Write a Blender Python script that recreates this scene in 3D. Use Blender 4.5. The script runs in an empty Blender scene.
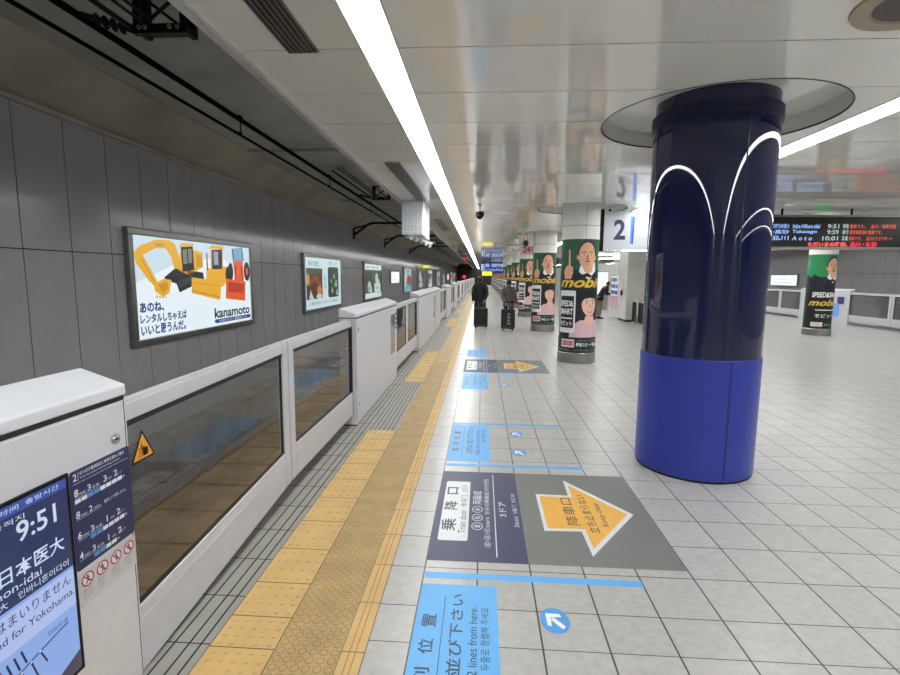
import bpy, bmesh, math, random
from mathutils import Vector, Matrix
random.seed(7)
scene = bpy.context.scene
COL = scene.collection
PI = math.pi

# ------------------------------------------------------------------ camera, world, exposure
cam_data = bpy.data.cameras.new('camera')
cam = bpy.data.objects.new('camera', cam_data)
COL.objects.link(cam)
cam_data.sensor_width = 36.0
cam_data.lens = 499.7 / 900 * 36.0
cam_data.clip_end = 300
yaw, pitch, roll, cam_h = 0.0623, -0.1233, 0.0087, 1.745
cy, sy, cp, sp = math.cos(yaw), math.sin(yaw), math.cos(pitch), math.sin(pitch)
fw = Vector((-sy * cp, cy * cp, sp)); rt = Vector((cy, sy, 0)); up = rt.cross(fw)
cr, sr = math.cos(roll), math.sin(roll)
r2 = rt * cr + up * sr; u2 = up * cr - rt * sr
M = Matrix((r2, u2, -fw)).transposed().to_4x4()
M.translation = Vector((0, 0, cam_h))
cam.matrix_world = M
scene.camera = cam

world = bpy.data.worlds.new('world'); scene.world = world
world.use_nodes = True
world.node_tree.nodes['Background'].inputs[0].default_value = (0.5, 0.55, 0.6, 1)
world.node_tree.nodes['Background'].inputs[1].default_value = 0.05
scene.view_settings.view_transform = 'Standard'
scene.view_settings.look = 'None'
scene.view_settings.exposure = 0.0
scene.view_settings.gamma = 1.0
scene.view_settings.use_curve_mapping = False
LAMP = 20.0            # radiance of the ceiling light strips
Y0, Y1 = -9.0, 96.0    # extent of the modelled platform
CZ = 3.1               # platform ceiling height
TZ = 3.95              # tunnel ceiling height

# ------------------------------------------------------------------ materials
def lin(c):
    return tuple(((v / 255) / 12.92 if v / 255 <= 0.04045 else (((v / 255) + 0.055) / 1.055) ** 2.4) for v in c)

_m = {}
def mat(name, rgb=(128, 128, 128), rough=0.5, metal=0.0, emit=0.0, spec=0.5, var=0.06, scale=9.0, coat=0.0):
    """procedural material: base colour (sRGB 0-255) with a little noise in colour and roughness"""
    if name in _m: return _m[name]
    m = bpy.data.materials.new(name); m.use_nodes = True
    nt = m.node_tree; b = nt.nodes['Principled BSDF']
    c = lin(rgb)
    tc = nt.nodes.new('ShaderNodeTexCoord')
    nz = nt.nodes.new('ShaderNodeTexNoise'); nz.inputs['Scale'].default_value = scale; nz.inputs['Detail'].default_value = 3
    nt.links.new(tc.outputs['Object'], nz.inputs['Vector'])
    cr_ = nt.nodes.new('ShaderNodeValToRGB')
    cr_.color_ramp.elements[0].position = 0.3; cr_.color_ramp.elements[1].position = 0.7
    cr_.color_ramp.elements[0].color = (*[v * (1 - var) for v in c], 1)
    cr_.color_ramp.elements[1].color = (*[min(1, v * (1 + var)) for v in c], 1)
    nt.links.new(nz.outputs['Fac'], cr_.inputs['Fac'])
    nt.links.new(cr_.outputs['Color'], b.inputs['Base Color'])
    b.inputs['Roughness'].default_value = rough
    b.inputs['Metallic'].default_value = metal
    b.inputs['Specular IOR Level'].default_value = spec
    b.inputs['Coat Weight'].default_value = coat
    b.inputs['Coat Roughness'].default_value = 0.05
    if emit > 0:
        b.inputs['Emission Color'].default_value = (*c, 1)
        b.inputs['Emission Strength'].default_value = emit
    _m[name] = m
    return m

def ink(rgb, emit=0.0, rough=0.4):
    """printed ink or a lit panel colour"""
    n = 'ink_%d_%d_%d%s' % (*rgb, '_lit%d' % int(emit * 100) if emit else '')
    if emit:
        if n in _m: return _m[n]
        m = mat(n, rgb, 0.25, emit=emit, var=0.02)
        b = m.node_tree.nodes['Principled BSDF']
        for l in list(b.inputs['Base Color'].links): m.node_tree.links.remove(l)
        b.inputs['Base Color'].default_value = (0.02, 0.02, 0.02, 1)
        return m
    return mat(n, rgb, rough, var=0.03)

M_WHITE = mat('white_enamel', (206, 206, 212), 0.35, var=0.02)
M_RAIL = mat('gate_frame_paint', (198, 198, 204), 0.4, var=0.03)
M_LID = mat('gate_lid_paint', (214, 216, 222), 0.3, var=0.02)
M_SEAM = mat('dark_rubber_seam', (22, 22, 24), 0.6)
M_BLACK = mat('black_paint', (10, 10, 11), 0.55, spec=0.25)
M_STEEL = mat('brushed_steel', (150, 148, 144), 0.3, metal=0.9)
M_CHROME = mat('chrome', (190, 190, 190), 0.12, metal=1.0)
M_ALU = mat('aluminium_trim', (205, 208, 206), 0.28, metal=0.85)
M_CLAD = mat('white_column_cladding', (236, 236, 231), 0.3, var=0.02)
M_LAMP = mat('lamp_diffuser', (255, 255, 255), 0.5, emit=1.0, var=0)
M_LAMP.node_tree.nodes['Principled BSDF'].inputs['Emission Color'].default_value = (0.985, 1.0, 0.985, 1)
M_LAMP.node_tree.nodes['Principled BSDF'].inputs['Emission Strength'].default_value = LAMP
M_WALL = mat('grey_metal_wall_panel', (184, 183, 189), 0.15, var=0.04, scale=3)
M_TUN = mat('tunnel_concrete', (172, 173, 168), 0.9, var=0.16, scale=1.3)
M_HAUNCH = mat('tunnel_concrete_warm', (176, 170, 154), 0.9, var=0.18, scale=1.0)
M_BED = mat('trackbed_concrete', (150, 136, 118), 0.9, var=0.3, scale=2.2)
M_RUST = mat('rail_steel', (98, 78, 60), 0.45, metal=0.6)
M_CABLE = mat('cable_black', (6, 6, 7), 0.95, spec=0.1)
M_NAVYGL = mat('navy_glazed_panel', (20, 27, 66), 0.02, var=0.1, scale=1.5, spec=0.7)
M_COLLAR = mat('dark_navy_collar', (16, 22, 60), 0.35)
M_BLUE = mat('blue_vinyl_wrap', (42, 58, 160), 0.33, var=0.05, scale=30)

def brick_floor():
    m = bpy.data.materials.new('platform_floor_tiles'); m.use_nodes = True
    nt = m.node_tree; N = nt.nodes; L = nt.links; b = N['Principled BSDF']
    geo = N.new('ShaderNodeNewGeometry')
    sep = N.new('ShaderNodeSeparateXYZ'); L.new(geo.outputs['Position'], sep.inputs[0])
    def math_(op, a, bb=None, c=None):
        n = N.new('ShaderNodeMath'); n.operation = op
        for i, v in enumerate((a, bb, c)):
            if v is None: continue
            if isinstance(v, (int, float)): n.inputs[i].default_value = v
            else: L.new(v, n.inputs[i])
        return n.outputs[0]
    def joint(src, off, pitch, half):
        t = math_('DIVIDE', math_('SUBTRACT', src, off), pitch)
        fr = math_('FRACT', t)
        d = math_('MULTIPLY', math_('MINIMUM', fr, math_('SUBTRACT', 1.0, fr)), pitch)
        return math_('LESS_THAN', d, half), math_('FLOOR', t)
    jx, ix = joint(sep.outputs[0], -0.3135, 0.315, 0.0044)
    yy_ = math_('ADD', sep.outputs[1], math_('MULTIPLY', math_('MINIMUM', math_('SUBTRACT', sep.outputs[1], 2.449), 0.0), 0.32))   # a course of shorter tiles
    jy, iy = joint(yy_, 2.805, 0.356, 0.0034)
    j = math_('MAXIMUM', jx, jy)
    comb = N.new('ShaderNodeCombineXYZ'); L.new(ix, comb.inputs[0]); L.new(iy, comb.inputs[1])
    wn = N.new('ShaderNodeTexWhiteNoise'); wn.noise_dimensions = '3D'; L.new(comb.outputs[0], wn.inputs['Vector'])
    nz = N.new('ShaderNodeTexNoise'); nz.inputs['Scale'].default_value = 22; nz.inputs['Detail'].default_value = 8; nz.inputs['Roughness'].default_value = 0.6
    add = N.new('ShaderNodeVectorMath'); add.operation = 'ADD'
    L.new(geo.outputs['Position'], add.inputs[0]); L.new(wn.outputs['Color'], add.inputs[1]); L.new(add.outputs[0], nz.inputs['Vector'])
    ramp = N.new('ShaderNodeValToRGB')
    ramp.color_ramp.elements[0].position = 0.3; ramp.color_ramp.elements[0].color = (*lin((172, 170, 168)), 1)
    ramp.color_ramp.elements[1].position = 0.68; ramp.color_ramp.elements[1].color = (*lin((188, 186, 184)), 1)
    L.new(nz.outputs['Fac'], ramp.inputs['Fac'])
    hsv = N.new('ShaderNodeHueSaturation'); L.new(ramp.outputs[0], hsv.inputs['Color'])
    L.new(math_('MULTIPLY_ADD', wn.outputs['Value'], 0.07, 0.965), hsv.inputs['Value'])
    mx = N.new('ShaderNodeMix'); mx.data_type = 'RGBA'
    L.new(j, mx.inputs['Factor']); L.new(hsv.outputs[0], mx.inputs['A']); mx.inputs['B'].default_value = (*lin((62, 58, 52)), 1)
    L.new(mx.outputs['Result'], b.inputs['Base Color'])
    nz2 = N.new('ShaderNodeTexNoise'); nz2.inputs['Scale'].default_value = 1.6; L.new(geo.outputs['Position'], nz2.inputs['Vector'])
    L.new(math_('MULTIPLY_ADD', nz2.outputs['Fac'], 0.10, 0.25), b.inputs['Roughness'])
    bp = N.new('ShaderNodeBump'); bp.inputs['Strength'].default_value = 0.25; bp.inputs['Distance'].default_value = 0.002
    L.new(math_('SUBTRACT', 1.0, j), bp.inputs['Height']); L.new(bp.outputs[0], b.inputs['Normal'])
    return m
M_FLOOR = brick_floor()

def ceiling_mat():
    m = mat('glossy_ceiling_panel', (232, 231, 224), 0.05, var=0.02, scale=2, spec=0.9)
    nt = m.node_tree; N = nt.nodes; L = nt.links
    tc = N.new('ShaderNodeTexCoord'); nz = N.new('ShaderNodeTexNoise'); nz.inputs['Scale'].default_value = 1.4
    mp = N.new('ShaderNodeMapping'); mp.inputs['Scale'].default_value = (2.0, 0.6, 1)
    L.new(tc.outputs['Object'], mp.inputs[0]); L.new(mp.outputs[0], nz.inputs['Vector'])
    bp = N.new('ShaderNodeBump'); bp.inputs['Strength'].default_value = 0.025; bp.inputs['Distance'].default_value = 0.02
    L.new(nz.outputs['Fac'], bp.inputs['Height']); L.new(bp.outputs[0], N['Principled BSDF'].inputs['Normal'])
    return m
M_CEIL = ceiling_mat()

def glass_mat(name, tint, dark=0.0):
    m = bpy.data.materials.new(name); m.use_nodes = True
    nt = m.node_tree; N = nt.nodes; L = nt.links
    N.remove(N['Principled BSDF']); out = N['Material Output']
    tr = N.new('ShaderNodeBsdfTransparent')
    nz = N.new('ShaderNodeTexNoise'); nz.inputs['Scale'].default_value = 3
    rp = N.new('ShaderNodeValToRGB'); rp.color_ramp.elements[0].color = (*[v * 0.96 for v in tint], 1); rp.color_ramp.elements[1].color = (*tint, 1)
    L.new(nz.outputs['Fac'], rp.inputs['Fac']); L.new(rp.outputs[0], tr.inputs['Color'])
    gl = N.new('ShaderNodeBsdfGlossy'); gl.inputs['Roughness'].default_value = 0.02
    fr = N.new('ShaderNodeFresnel'); fr.inputs['IOR'].default_value = 1.85
    mx = N.new('ShaderNodeMixShader')
    gm = N.new('ShaderNodeNewGeometry'); inv = N.new('ShaderNodeMath'); inv.operation = 'SUBTRACT'; inv.inputs[0].default_value = 1.0; L.new(gm.outputs['Backfacing'], inv.inputs[1])
    ml = N.new('ShaderNodeMath'); ml.operation = 'MULTIPLY'; L.new(fr.outputs[0], ml.inputs[0]); L.new(inv.outputs[0], ml.inputs[1])
    L.new(ml.outputs[0], mx.inputs[0]); L.new(tr.outputs[0], mx.inputs[1]); L.new(gl.outputs[0], mx.inputs[2])
    L.new(mx.outputs[0], out.inputs['Surface'])
    _m[name] = m
    return m
M_GLASS = glass_mat('gate_glass', (0.78, 0.80, 0.79))

# ------------------------------------------------------------------ mesh builder
class MB:
    def __init__(s): s.v = []; s.f = []; s.fm = []; s.mats = []
    def mi(s, m):
        if m not in s.mats: s.mats.append(m)
        return s.mats.index(m)
    def add(s, vs, fs, m):
        o = len(s.v); i = s.mi(m)
        s.v += [tuple(v) for v in vs]
        for f in fs: s.f.append([k + o for k in f]); s.fm.append(i)
        return s
    def box(s, x0, x1, y0, y1, z0, z1, m):
        vs = [(x, y, z) for z in (z0, z1) for y in (y0, y1) for x in (x0, x1)]
        return s.add(vs, [(0, 2, 3, 1), (4, 5, 7, 6), (0, 1, 5, 4), (2, 6, 7, 3), (0, 4, 6, 2), (1, 3, 7, 5)], m)
    def prism(s, prof, axis, a, b, m):
        """prof: 2D outline; axis 0,1,2 = extrusion axis from a to b"""
        n = len(prof); vs = []
        for t in (a, b):
            for p, q in prof:
                vs.append({0: (t, p, q), 1: (p, t, q), 2: (p, q, t)}[axis])
        fs = [list(range(n))[::-1], list(range(n, 2 * n))] + [(i, (i + 1) % n, n + (i + 1) % n, n + i) for i in range(n)]
        return s.add(vs, fs, m)
    def tube(s, pts, r, m, n=10, caps=True):
        pts = [Vector(p) for p in pts]; k = len(pts)
        rs = r if isinstance(r, (list, tuple)) else [r] * k
        vs = []; prev = None
        for i, p in enumerate(pts):
            d = (pts[min(i + 1, k - 1)] - pts[max(i - 1, 0)]).normalized()
            if prev is None:
                a = Vector((0, 0, 1)) if abs(d.z) < 0.9 else Vector((1, 0, 0))
                e = d.cross(a).normalized()
            else:
                e = (prev - d * prev.dot(d)).normalized()
            prev = e; g = d.cross(e)
            for j in range(n):
                t = 2 * PI * j / n
                vs.append(p + (e * math.cos(t) + g * math.sin(t)) * rs[i])
        fs = [(i * n + j, i * n + (j + 1) % n, (i + 1) * n + (j + 1) % n, (i + 1) * n + j) for i in range(k - 1) for j in range(n)]
        if caps: fs += [list(range(n))[::-1], [(k - 1) * n + j for j in range(n)]]
        return s.add(vs, fs, m)
    def lathe(s, prof, m, c=(0, 0, 0), n=48, cap0=False, cap1=False, axis='z'):
        vs = []
        for r, z in prof:
            for j in range(n):
                t = 2 * PI * j / n
                a, b_, h = r * math.cos(t), r * math.sin(t), z
                q = (a, b_, h) if axis == 'z' else ((a, h, b_) if axis == 'y' else (h, a, b_))
                vs.append((c[0] + q[0], c[1] + q[1], c[2] + q[2]))
        k = len(prof)
        fs = [(i * n + j, i * n + (j + 1) % n, (i + 1) * n + (j + 1) % n, (i + 1) * n + j) for i in range(k - 1) for j in range(n)]
        if cap0: fs.append(list(range(n))[::-1])
        if cap1: fs.append([(k - 1) * n + j for j in range(n)])
        return s.add(vs, fs, m)
    def sphere(s, c, r, m, n=14, sc=(1, 1, 1)):
        prof = [(math.sin(PI * i / 8), -math.cos(PI * i / 8)) for i in range(9)]
        vs = []
        for rr, z in prof:
            for j in range(n):
                t = 2 * PI * j / n
                vs.append((c[0] + r * sc[0] * max(rr, 1e-4) * math.cos(t), c[1] + r * sc[1] * max(rr, 1e-4) * math.sin(t), c[2] + r * sc[2] * z))
        fs = [(i * n + j, i * n + (j + 1) % n, (i + 1) * n + (j + 1) % n, (i + 1) * n + j) for i in range(8) for j in range(n)]
        return s.add(vs, fs, m)
    def build(s, name, parent=None, bevel=0.0, smooth=False, seg=2):
        me = bpy.data.meshes.new(name)
        me.from_pydata(s.v, [], s.f)
        for m in s.mats: me.materials.append(m)
        me.polygons.foreach_set('material_index', s.fm)
        if smooth: me.polygons.foreach_set('use_smooth', [True] * len(me.polygons))
        me.update()
        o = bpy.data.objects.new(name, me); COL.objects.link(o)
        if parent: o.parent = parent
        if bevel:
            bm_ = o.modifiers.new('bevel', 'BEVEL'); bm_.width = bevel; bm_.segments = seg; bm_.limit_method = 'ANGLE'; bm_.angle_limit = math.radians(40)
        if smooth:
            try:
                me.set_sharp_from_angle(angle=math.radians(35))
            except Exception: pass
        return o

def empty(name, loc=(0, 0, 0), rz=0.0):
    o = bpy.data.objects.new(name, None); COL.objects.link(o)
    o.location = loc; o.rotation_euler = (0, 0, rz); o.empty_display_size = 0.1
    return o
def tag(o, label, cat, group=None, kind=None):
    o['label'] = label; o['category'] = cat
    if group: o['group'] = group
    if kind: o['kind'] = kind
    return o
def struct(o): o['kind'] = 'structure'; return o
def kids(o): return [c for c in bpy.data.objects if c.parent == o]
def dup(root, loc, label, rz=None):
    ch = {root: kids(root)}
    r = root.copy(); COL.objects.link(r); r.location = loc
    if rz is not None: r.rotation_euler = (0, 0, rz)
    r['label'] = label
    for c in ch[root]:
        c2 = c.copy(); COL.objects.link(c2); c2.parent = r
        for g in kids(c):
            if g is c2: continue
            g2 = g.copy(); COL.objects.link(g2); g2.parent = c2
    return r

# ------------------------------------------------------------------ flat print: text and shapes
_tx = {}
def text2d(st, bold=0.0, slant=0.0):
    key = (st, bold, slant)
    if key in _tx: return _tx[key]
    cu = bpy.data.curves.new('lettering', 'FONT'); cu.body = st; cu.size = 1.0; cu.resolution_u = 3; cu.offset = bold; cu.shear = slant
    ob = bpy.data.objects.new('lettering', cu); COL.objects.link(ob)
    dg = bpy.context.evaluated_depsgraph_get(); dg.update()
    me = bpy.data.meshes.new_from_object(ob.evaluated_get(dg))
    vs = [(v.co.x, v.co.y) for v in me.vertices]; fs = [list(p.vertices) for p in me.polygons]
    bpy.data.objects.remove(ob); bpy.data.meshes.remove(me); bpy.data.curves.remove(cu)
    xs = [v[0] for v in vs]; ys = [v[1] for v in vs]
    x0, x1, y0, y1 = min(xs), max(xs), min(ys), max(ys)
    vs = [((x - x0) / (x1 - x0), (y - y0) / (y1 - y0)) for x, y in vs]
    _tx[key] = (vs, fs, (x1 - x0) / (y1 - y0))
    return _tx[key]

class Print:
    """flat artwork in (u right, v up)"""
    def __init__(s): s.it = []
    def poly(s, pts, m, l=1):
        s.it.append(([tuple(p) for p in pts], [list(range(len(pts)))], m, l)); return s
    def rect(s, u0, v0, u1, v1, m, l=1): return s.poly([(u0, v0), (u1, v0), (u1, v1), (u0, v1)], m, l)
    def rrect(s, u0, v0, u1, v1, r, m, l=1):
        p = []
        for cx, cy_, a in ((u1 - r, v0 + r, -90), (u1 - r, v1 - r, 0), (u0 + r, v1 - r, 90), (u0 + r, v0 + r, 180)):
            for k in range(5):
                t = math.radians(a + 22.5 * k); p.append((cx + r * math.cos(t), cy_ + r * math.sin(t)))
        return s.poly(p, m, l)
    def ell(s, u, v, a, b, m, l=1, n=24, rot=0.0, t0=0, t1=360):
        c, d = math.cos(rot), math.sin(rot); p = []
        for k in range(n + (0 if t1 - t0 >= 360 else 1)):
            t = math.radians(t0 + (t1 - t0) * k / n); x, y = a * math.cos(t), b * math.sin(t)
            p.append((u + x * c - y * d, v + x * d + y * c))
        return s.poly(p, m, l)
    def ring(s, u, v, r, w, m, l=1, n=24):
        vs = []; fs = []
        for k in range(n):
            t = 2 * PI * k / n
            vs += [(u + r * math.cos(t), v + r * math.sin(t)), (u + (r - w) * math.cos(t), v + (r - w) * math.sin(t))]
            a = 2 * k; b_ = (2 * k + 2) % (2 * n)
            fs.append([a, b_, b_ + 1, a + 1])
        s.it.append((vs, fs, m, l)); return s
    def line(s, pts, w, m, l=1):
        for (x0, y0), (x1, y1) in zip(pts, pts[1:]):
            dx, dy = x1 - x0, y1 - y0; n = math.hypot(dx, dy) or 1; a, b_ = -dy / n * w / 2, dx / n * w / 2
            s.poly([(x0 + a, y0 + b_), (x0 - a, y0 - b_), (x1 - a, y1 - b_), (x1 + a, y1 + b_)], m, l)
        return s
    def text(s, st, u0, v0, u1, v1, m, l=2, bold=0.0, slant=0.0, keep=False):
        vs, fs, asp = text2d(st, bold, slant)
        if keep: u1 = u0 + asp * (v1 - v0)
        s.it.append(([(u0 + x * (u1 - u0), v0 + y * (v1 - v0)) for x, y in vs], fs, m, l)); return s
    def emit(s, mb, f, fine=0.0):
        for vs, fs, m, l in s.it:
            if fine:
                bm = bmesh.new(); bv = [bm.verts.new((x, y, 0)) for x, y in vs]
                for q in fs:
                    try: bm.faces.new([bv[i] for i in q])
                    except ValueError: pass
                bmesh.ops.triangulate(bm, faces=bm.faces[:])
                for _ in range(7):
                    # only the length along u matters on a cylinder
                    ed = [e for e in bm.edges if abs(e.verts[0].co.x - e.verts[1].co.x) > fine]
                    if not ed: break
                    bmesh.ops.subdivide_edges(bm, edges=ed, cuts=1)
                    bmesh.ops.triangulate(bm, faces=bm.faces[:])
                bm.verts.index_update()
                V = [(v.co.x, v.co.y) for v in bm.verts]; F_ = [[v.index for v in q.verts] for q in bm.faces]
                bm.free()
            else: V, F_ = vs, fs
            mb.add([f(x, y, l) for x, y in V], F_, m)
        return mb

# =================================================================== STRUCTURE
EDGE_L, EDGE_R = -1.75, 14.15
WL, WR = -4.8, 17.2
ceilL, ceilR = -1.51, 13.92
b = MB(); b.box(EDGE_L, EDGE_R, Y0, Y1, -0.25, 0.0, M_FLOOR); struct(b.build('floor'))
b = MB()
b.box(EDGE_L + .12, EDGE_L + .3, Y0, Y1, -1.2, -0.25, M_TUN); b.box(EDGE_R - .3, EDGE_R - .12, Y0, Y1, -1.2, -0.25, M_TUN)
struct(b.build('wall_under_platform'))
b = MB(); b.box(WL - 1, EDGE_L + .3, Y0, Y1, -1.4, -1.15, M_BED); b.box(EDGE_R - .3, WR + 1, Y0, Y1, -1.4, -1.15, M_BED)
b.box(WL, WL + .42, Y0, Y1, -1.2, -.60, M_BED); b.box(WL + .42, EDGE_L + .3, Y0, Y1, -1.2, -1.12, M_BED)
y = Y0 + .3
while y < Y1:      # raised concrete sleepers cast in the bed
    b.box(-4.4, -2.1, y, y + .28, -1.12, -1.09, M_BED); y += .75
struct(b.build('floor_trackbed'))

def tunnel_wall(name, x, sgn, hi):
    b = MB()
    b.box(min(x, x - sgn * .2), max(x, x - sgn * .2), Y0, Y1, -1.2, TZ, M_SEAM)
    pw = 0.632; k = int((Y0 - 4.98) / pw) - 1
    while 4.98 + k * pw < Y1:
        ya, yb = 4.98 + k * pw + .006, 4.98 + (k + 1) * pw - .006
        for z0, z1 in ((-.62, 1.978), (1.99, hi)):
            xa, xb = (x, x + sgn * .03)
            b.box(min(xa, xb), max(xa, xb), max(ya, Y0), min(yb, Y1), z0, z1, M_WALL)
        k += 1
    b.box(min(x, x + sgn * .05), max(x, x + sgn * .05), Y0, Y1, hi + .005, hi + .06, M_TUN)
    return struct(b.build(name))
tunnel_wall('wall_left', WL, 1, 3.46)
tunnel_wall('wall_right', WR, -1, 3.46)
b = MB()
b.prism([(WL - .2, 3.53), (WL, 3.53), (WL + .6, 3.93), (WL + .6, TZ + .1), (WL - .2, TZ + .1)], 1, Y0, Y1, M_HAUNCH)
b.box(WL + .6, ceilL - .02, Y0, Y1, TZ, TZ + .15, M_TUN)
b.box(ceilR + .02, WR + .2, Y0, Y1, TZ, TZ + .15, M_TUN)
y = 9.0
while y < Y1:      # shallow cross ribs of the tunnel ceiling
    b.box(WL + .6, ceilL - .02, y, y + .35, TZ - .05, TZ, M_TUN); y += 6.0
struct(b.build('ceiling_tunnel'))

# platform ceiling: cross panels with open joints, slot left open for the lamp strips,
# round openings where the columns pass up into recesses
LX = [(-0.742, -0.532), (3.10, 3.33), (9.05, 9.28), (12.9, 13.11)]
HOLES = [(2.0, 4.68, .95)] + [(cx_, 10.45 + 5.85 * k_, .88) for k_ in range(14) for cx_ in (1.985,)] + [(10.5, 10.45 + 5.85 * k_, .88) for k_ in range(1, 6)]
def panel_row(b, xa, xb, ya, yb, z0, z1, m):
    hs = [h for h in HOLES if xa < h[0] < xb and h[1] - h[2] < yb and h[1] + h[2] > ya]
    cuts = sorted(hs)
    if not cuts: b.box(xa, xb, ya, yb, z0, z1, m); return
    bounds = [xa] + [(p[0] + q[0]) / 2 for p, q in zip(cuts, cuts[1:])] + [xb]
    for (cx, cy_, r_), x0, x1 in zip(cuts, bounds, bounds[1:]):
        ys_ = [ya + (yb - ya) * t / 24 for t in range(25)]
        ys_ = sorted(set(ys_ + [v for v in (cy_ - r_, cy_ + r_) if ya < v < yb]))
        hw = [math.sqrt(max(0, r_ * r_ - (v - cy_) ** 2)) for v in ys_]
        for v0, v1, h0, h1 in zip(ys_, ys_[1:], hw, hw[1:]):
            if h0 < 1e-6 and h1 < 1e-6: b.box(x0, x1, v0, v1, z0, z1, m); continue
            b.prism([(x0, v0), (cx - h0, v0), (cx - h1, v1), (x0, v1)], 2, z0, z1, m)
            b.prism([(cx + h0, v0), (x1, v0), (x1, v1), (cx + h1, v1)], 2, z0, z1, m)
b = MB()
pitch_ = 0.7475; k = int((Y0 - 3.175) / pitch_)
xs = [ceilL] + [e for p in LX for e in (p[0] - .012, p[1] + .012)] + [ceilR]
while 3.175 + k * pitch_ < Y1:
    ya, yb = 3.175 + k * pitch_, 3.175 + (k + 1) * pitch_
    for i in range(0, len(xs), 2):
        panel_row(b, xs[i], xs[i + 1], ya, yb - .012, CZ, CZ + .04, M_CEIL)
    panel_row(b, ceilL, ceilR, ya, yb, CZ + .05, CZ + .10, M_SEAM)
    k += 1
struct(b.build('ceiling'))
for i, (x, y, r_) in enumerate(HOLES):
    b = MB(); b.lathe([(r_ + .003, CZ), (r_ + .003, CZ - .003), (r_ - .006, CZ - .003), (r_ - .006, CZ + .01)], M_SEAM, c=(x, y, 0), n=96)
    b.lathe([(r_ - .002, CZ), (r_ - .002, CZ + .15), (0.01, CZ + .15)], M_CEIL, c=(x, y, 0), n=96)
    struct(b.build('trim_column_recess_%d' % (i + 1), smooth=True))
for nm, x in (('left', ceilL), ('right', ceilR)):
    s_ = -1 if nm == 'left' else 1
    b = MB(); b.box(min(x, x + s_ * .05), max(x, x + s_ * .05), Y0, Y1, CZ - .03, CZ + .07, M_ALU)
    b.box(min(x + s_ * .02, x + s_ * .06), max(x + s_ * .02, x + s_ * .06), Y0, Y1, CZ + .07, TZ + .02, M_TUN)
    struct(b.build('trim_ceiling_edge_' + nm))
b = MB(); b.box(WL - .2, WR + .2, Y0 - .2, Y0, -1.3, TZ, M_TUN); struct(b.build('wall_back'))
b = MB(); b.box(WL - .2, WR + .2, Y1, Y1 + .2, -1.3, TZ, mat('far_dark_concrete', (48, 50, 52), 0.9)); struct(b.build('wall_front'))

# =================================================================== CEILING LIGHTS
lamp_lab = {0: 'long white light strip in the ceiling along the left platform edge',
            1: 'white light strip in the ceiling right of the blue column',
            2: 'third white ceiling light strip, past the middle of the platform',
            3: 'white ceiling light strip along the far right platform edge'}
for i, (a, c) in enumerate(LX):
    r = empty('ceiling_light_strip', ((a + c) / 2, Y0, CZ))
    tag(r, lamp_lab[i], 'light', 'ceiling light strips')
    hw = (c - a) / 2; b = MB(); y = 0.05
    while y < Y1 - Y0 - .1:
        b.box(-hw + .004, hw - .004, y, y + 2.49, .004, .03, M_LAMP); y += 2.5
    b.build('diffuser', r)
    b = MB()
    b.box(-hw - .012, -hw, 0, Y1 - Y0, -.006, .035, M_ALU); b.box(hw, hw + .012, 0, Y1 - Y0, -.006, .035, M_ALU)
    b.build('frame', r)

# air slots beside the first strip
M_VENT = mat('vent_slot_dark', (34, 30, 32), 0.5)
vent = None
vl = ['dark slotted air vent at the top edge of view, nearest one', 'dark air vent just before the hanging white cabinet',
      'small dark ceiling vent beyond the hanging white cabinet']
n = 0; y = 0.18
while y < 45:
    lab = vl[n] if n < 3 else 'dark ceiling vent left of the light strip, number %d going away' % (n + 1)
    lab = vl[n] if n < 3 else 'distant dark ceiling vent left of the light strip, %s along the row' % ['fourth', 'fifth', 'sixth', 'seventh', 'eighth'][n - 3]
    if vent is None:
        vent = empty('ceiling_vent', (-1.11, y, CZ)); tag(vent, lab, 'vent', 'slot vents beside the left light strip')
        b = MB(); b.box(-.085, .085, 0, 3.0, -.006, -.001, M_VENT); b.build('backing', vent)
        b = MB(); b.box(-.095, -.085, 0, 3.0, -.012, 0, M_STEEL); b.box(.085, .095, 0, 3.0, -.012, 0, M_STEEL)
        b.box(-.095, .095, -.01, 0, -.012, 0, M_STEEL); b.box(-.095, .095, 3.0, 3.01, -.012, 0, M_STEEL); b.build('frame', vent)
        b = MB()
        for q in range(5): b.box(-.062 + q * .031 - .005, -.062 + q * .031 + .005, 0.002, 2.998, -.013, -.0065, M_STEEL)
        b.build('slats', vent)
    else: dup(vent, (-1.11, y, CZ), lab)
    y += 6.05; n += 1
    if n >= 8: break

# round ceiling loudspeaker, top right
r = empty('ceiling_loudspeaker', (2.14, 2.76, CZ)); tag(r, 'round ceiling loudspeaker at the upper right corner, beige ring with grey grille', 'loudspeaker')
b = MB(); b.lathe([(.30, 0), (.295, -.012), (.215, -.014), (.205, -.002)], mat('beige_ring', (160, 148, 122), 0.35)); b.build('ring', r, smooth=True)
b = MB(); b.lathe([(.205, -.004), (.12, -.008), (.001, -.009)], mat('speaker_grille', (95, 90, 88), 0.7, var=0.35, scale=220)); b.build('grille', r, smooth=True)

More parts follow.
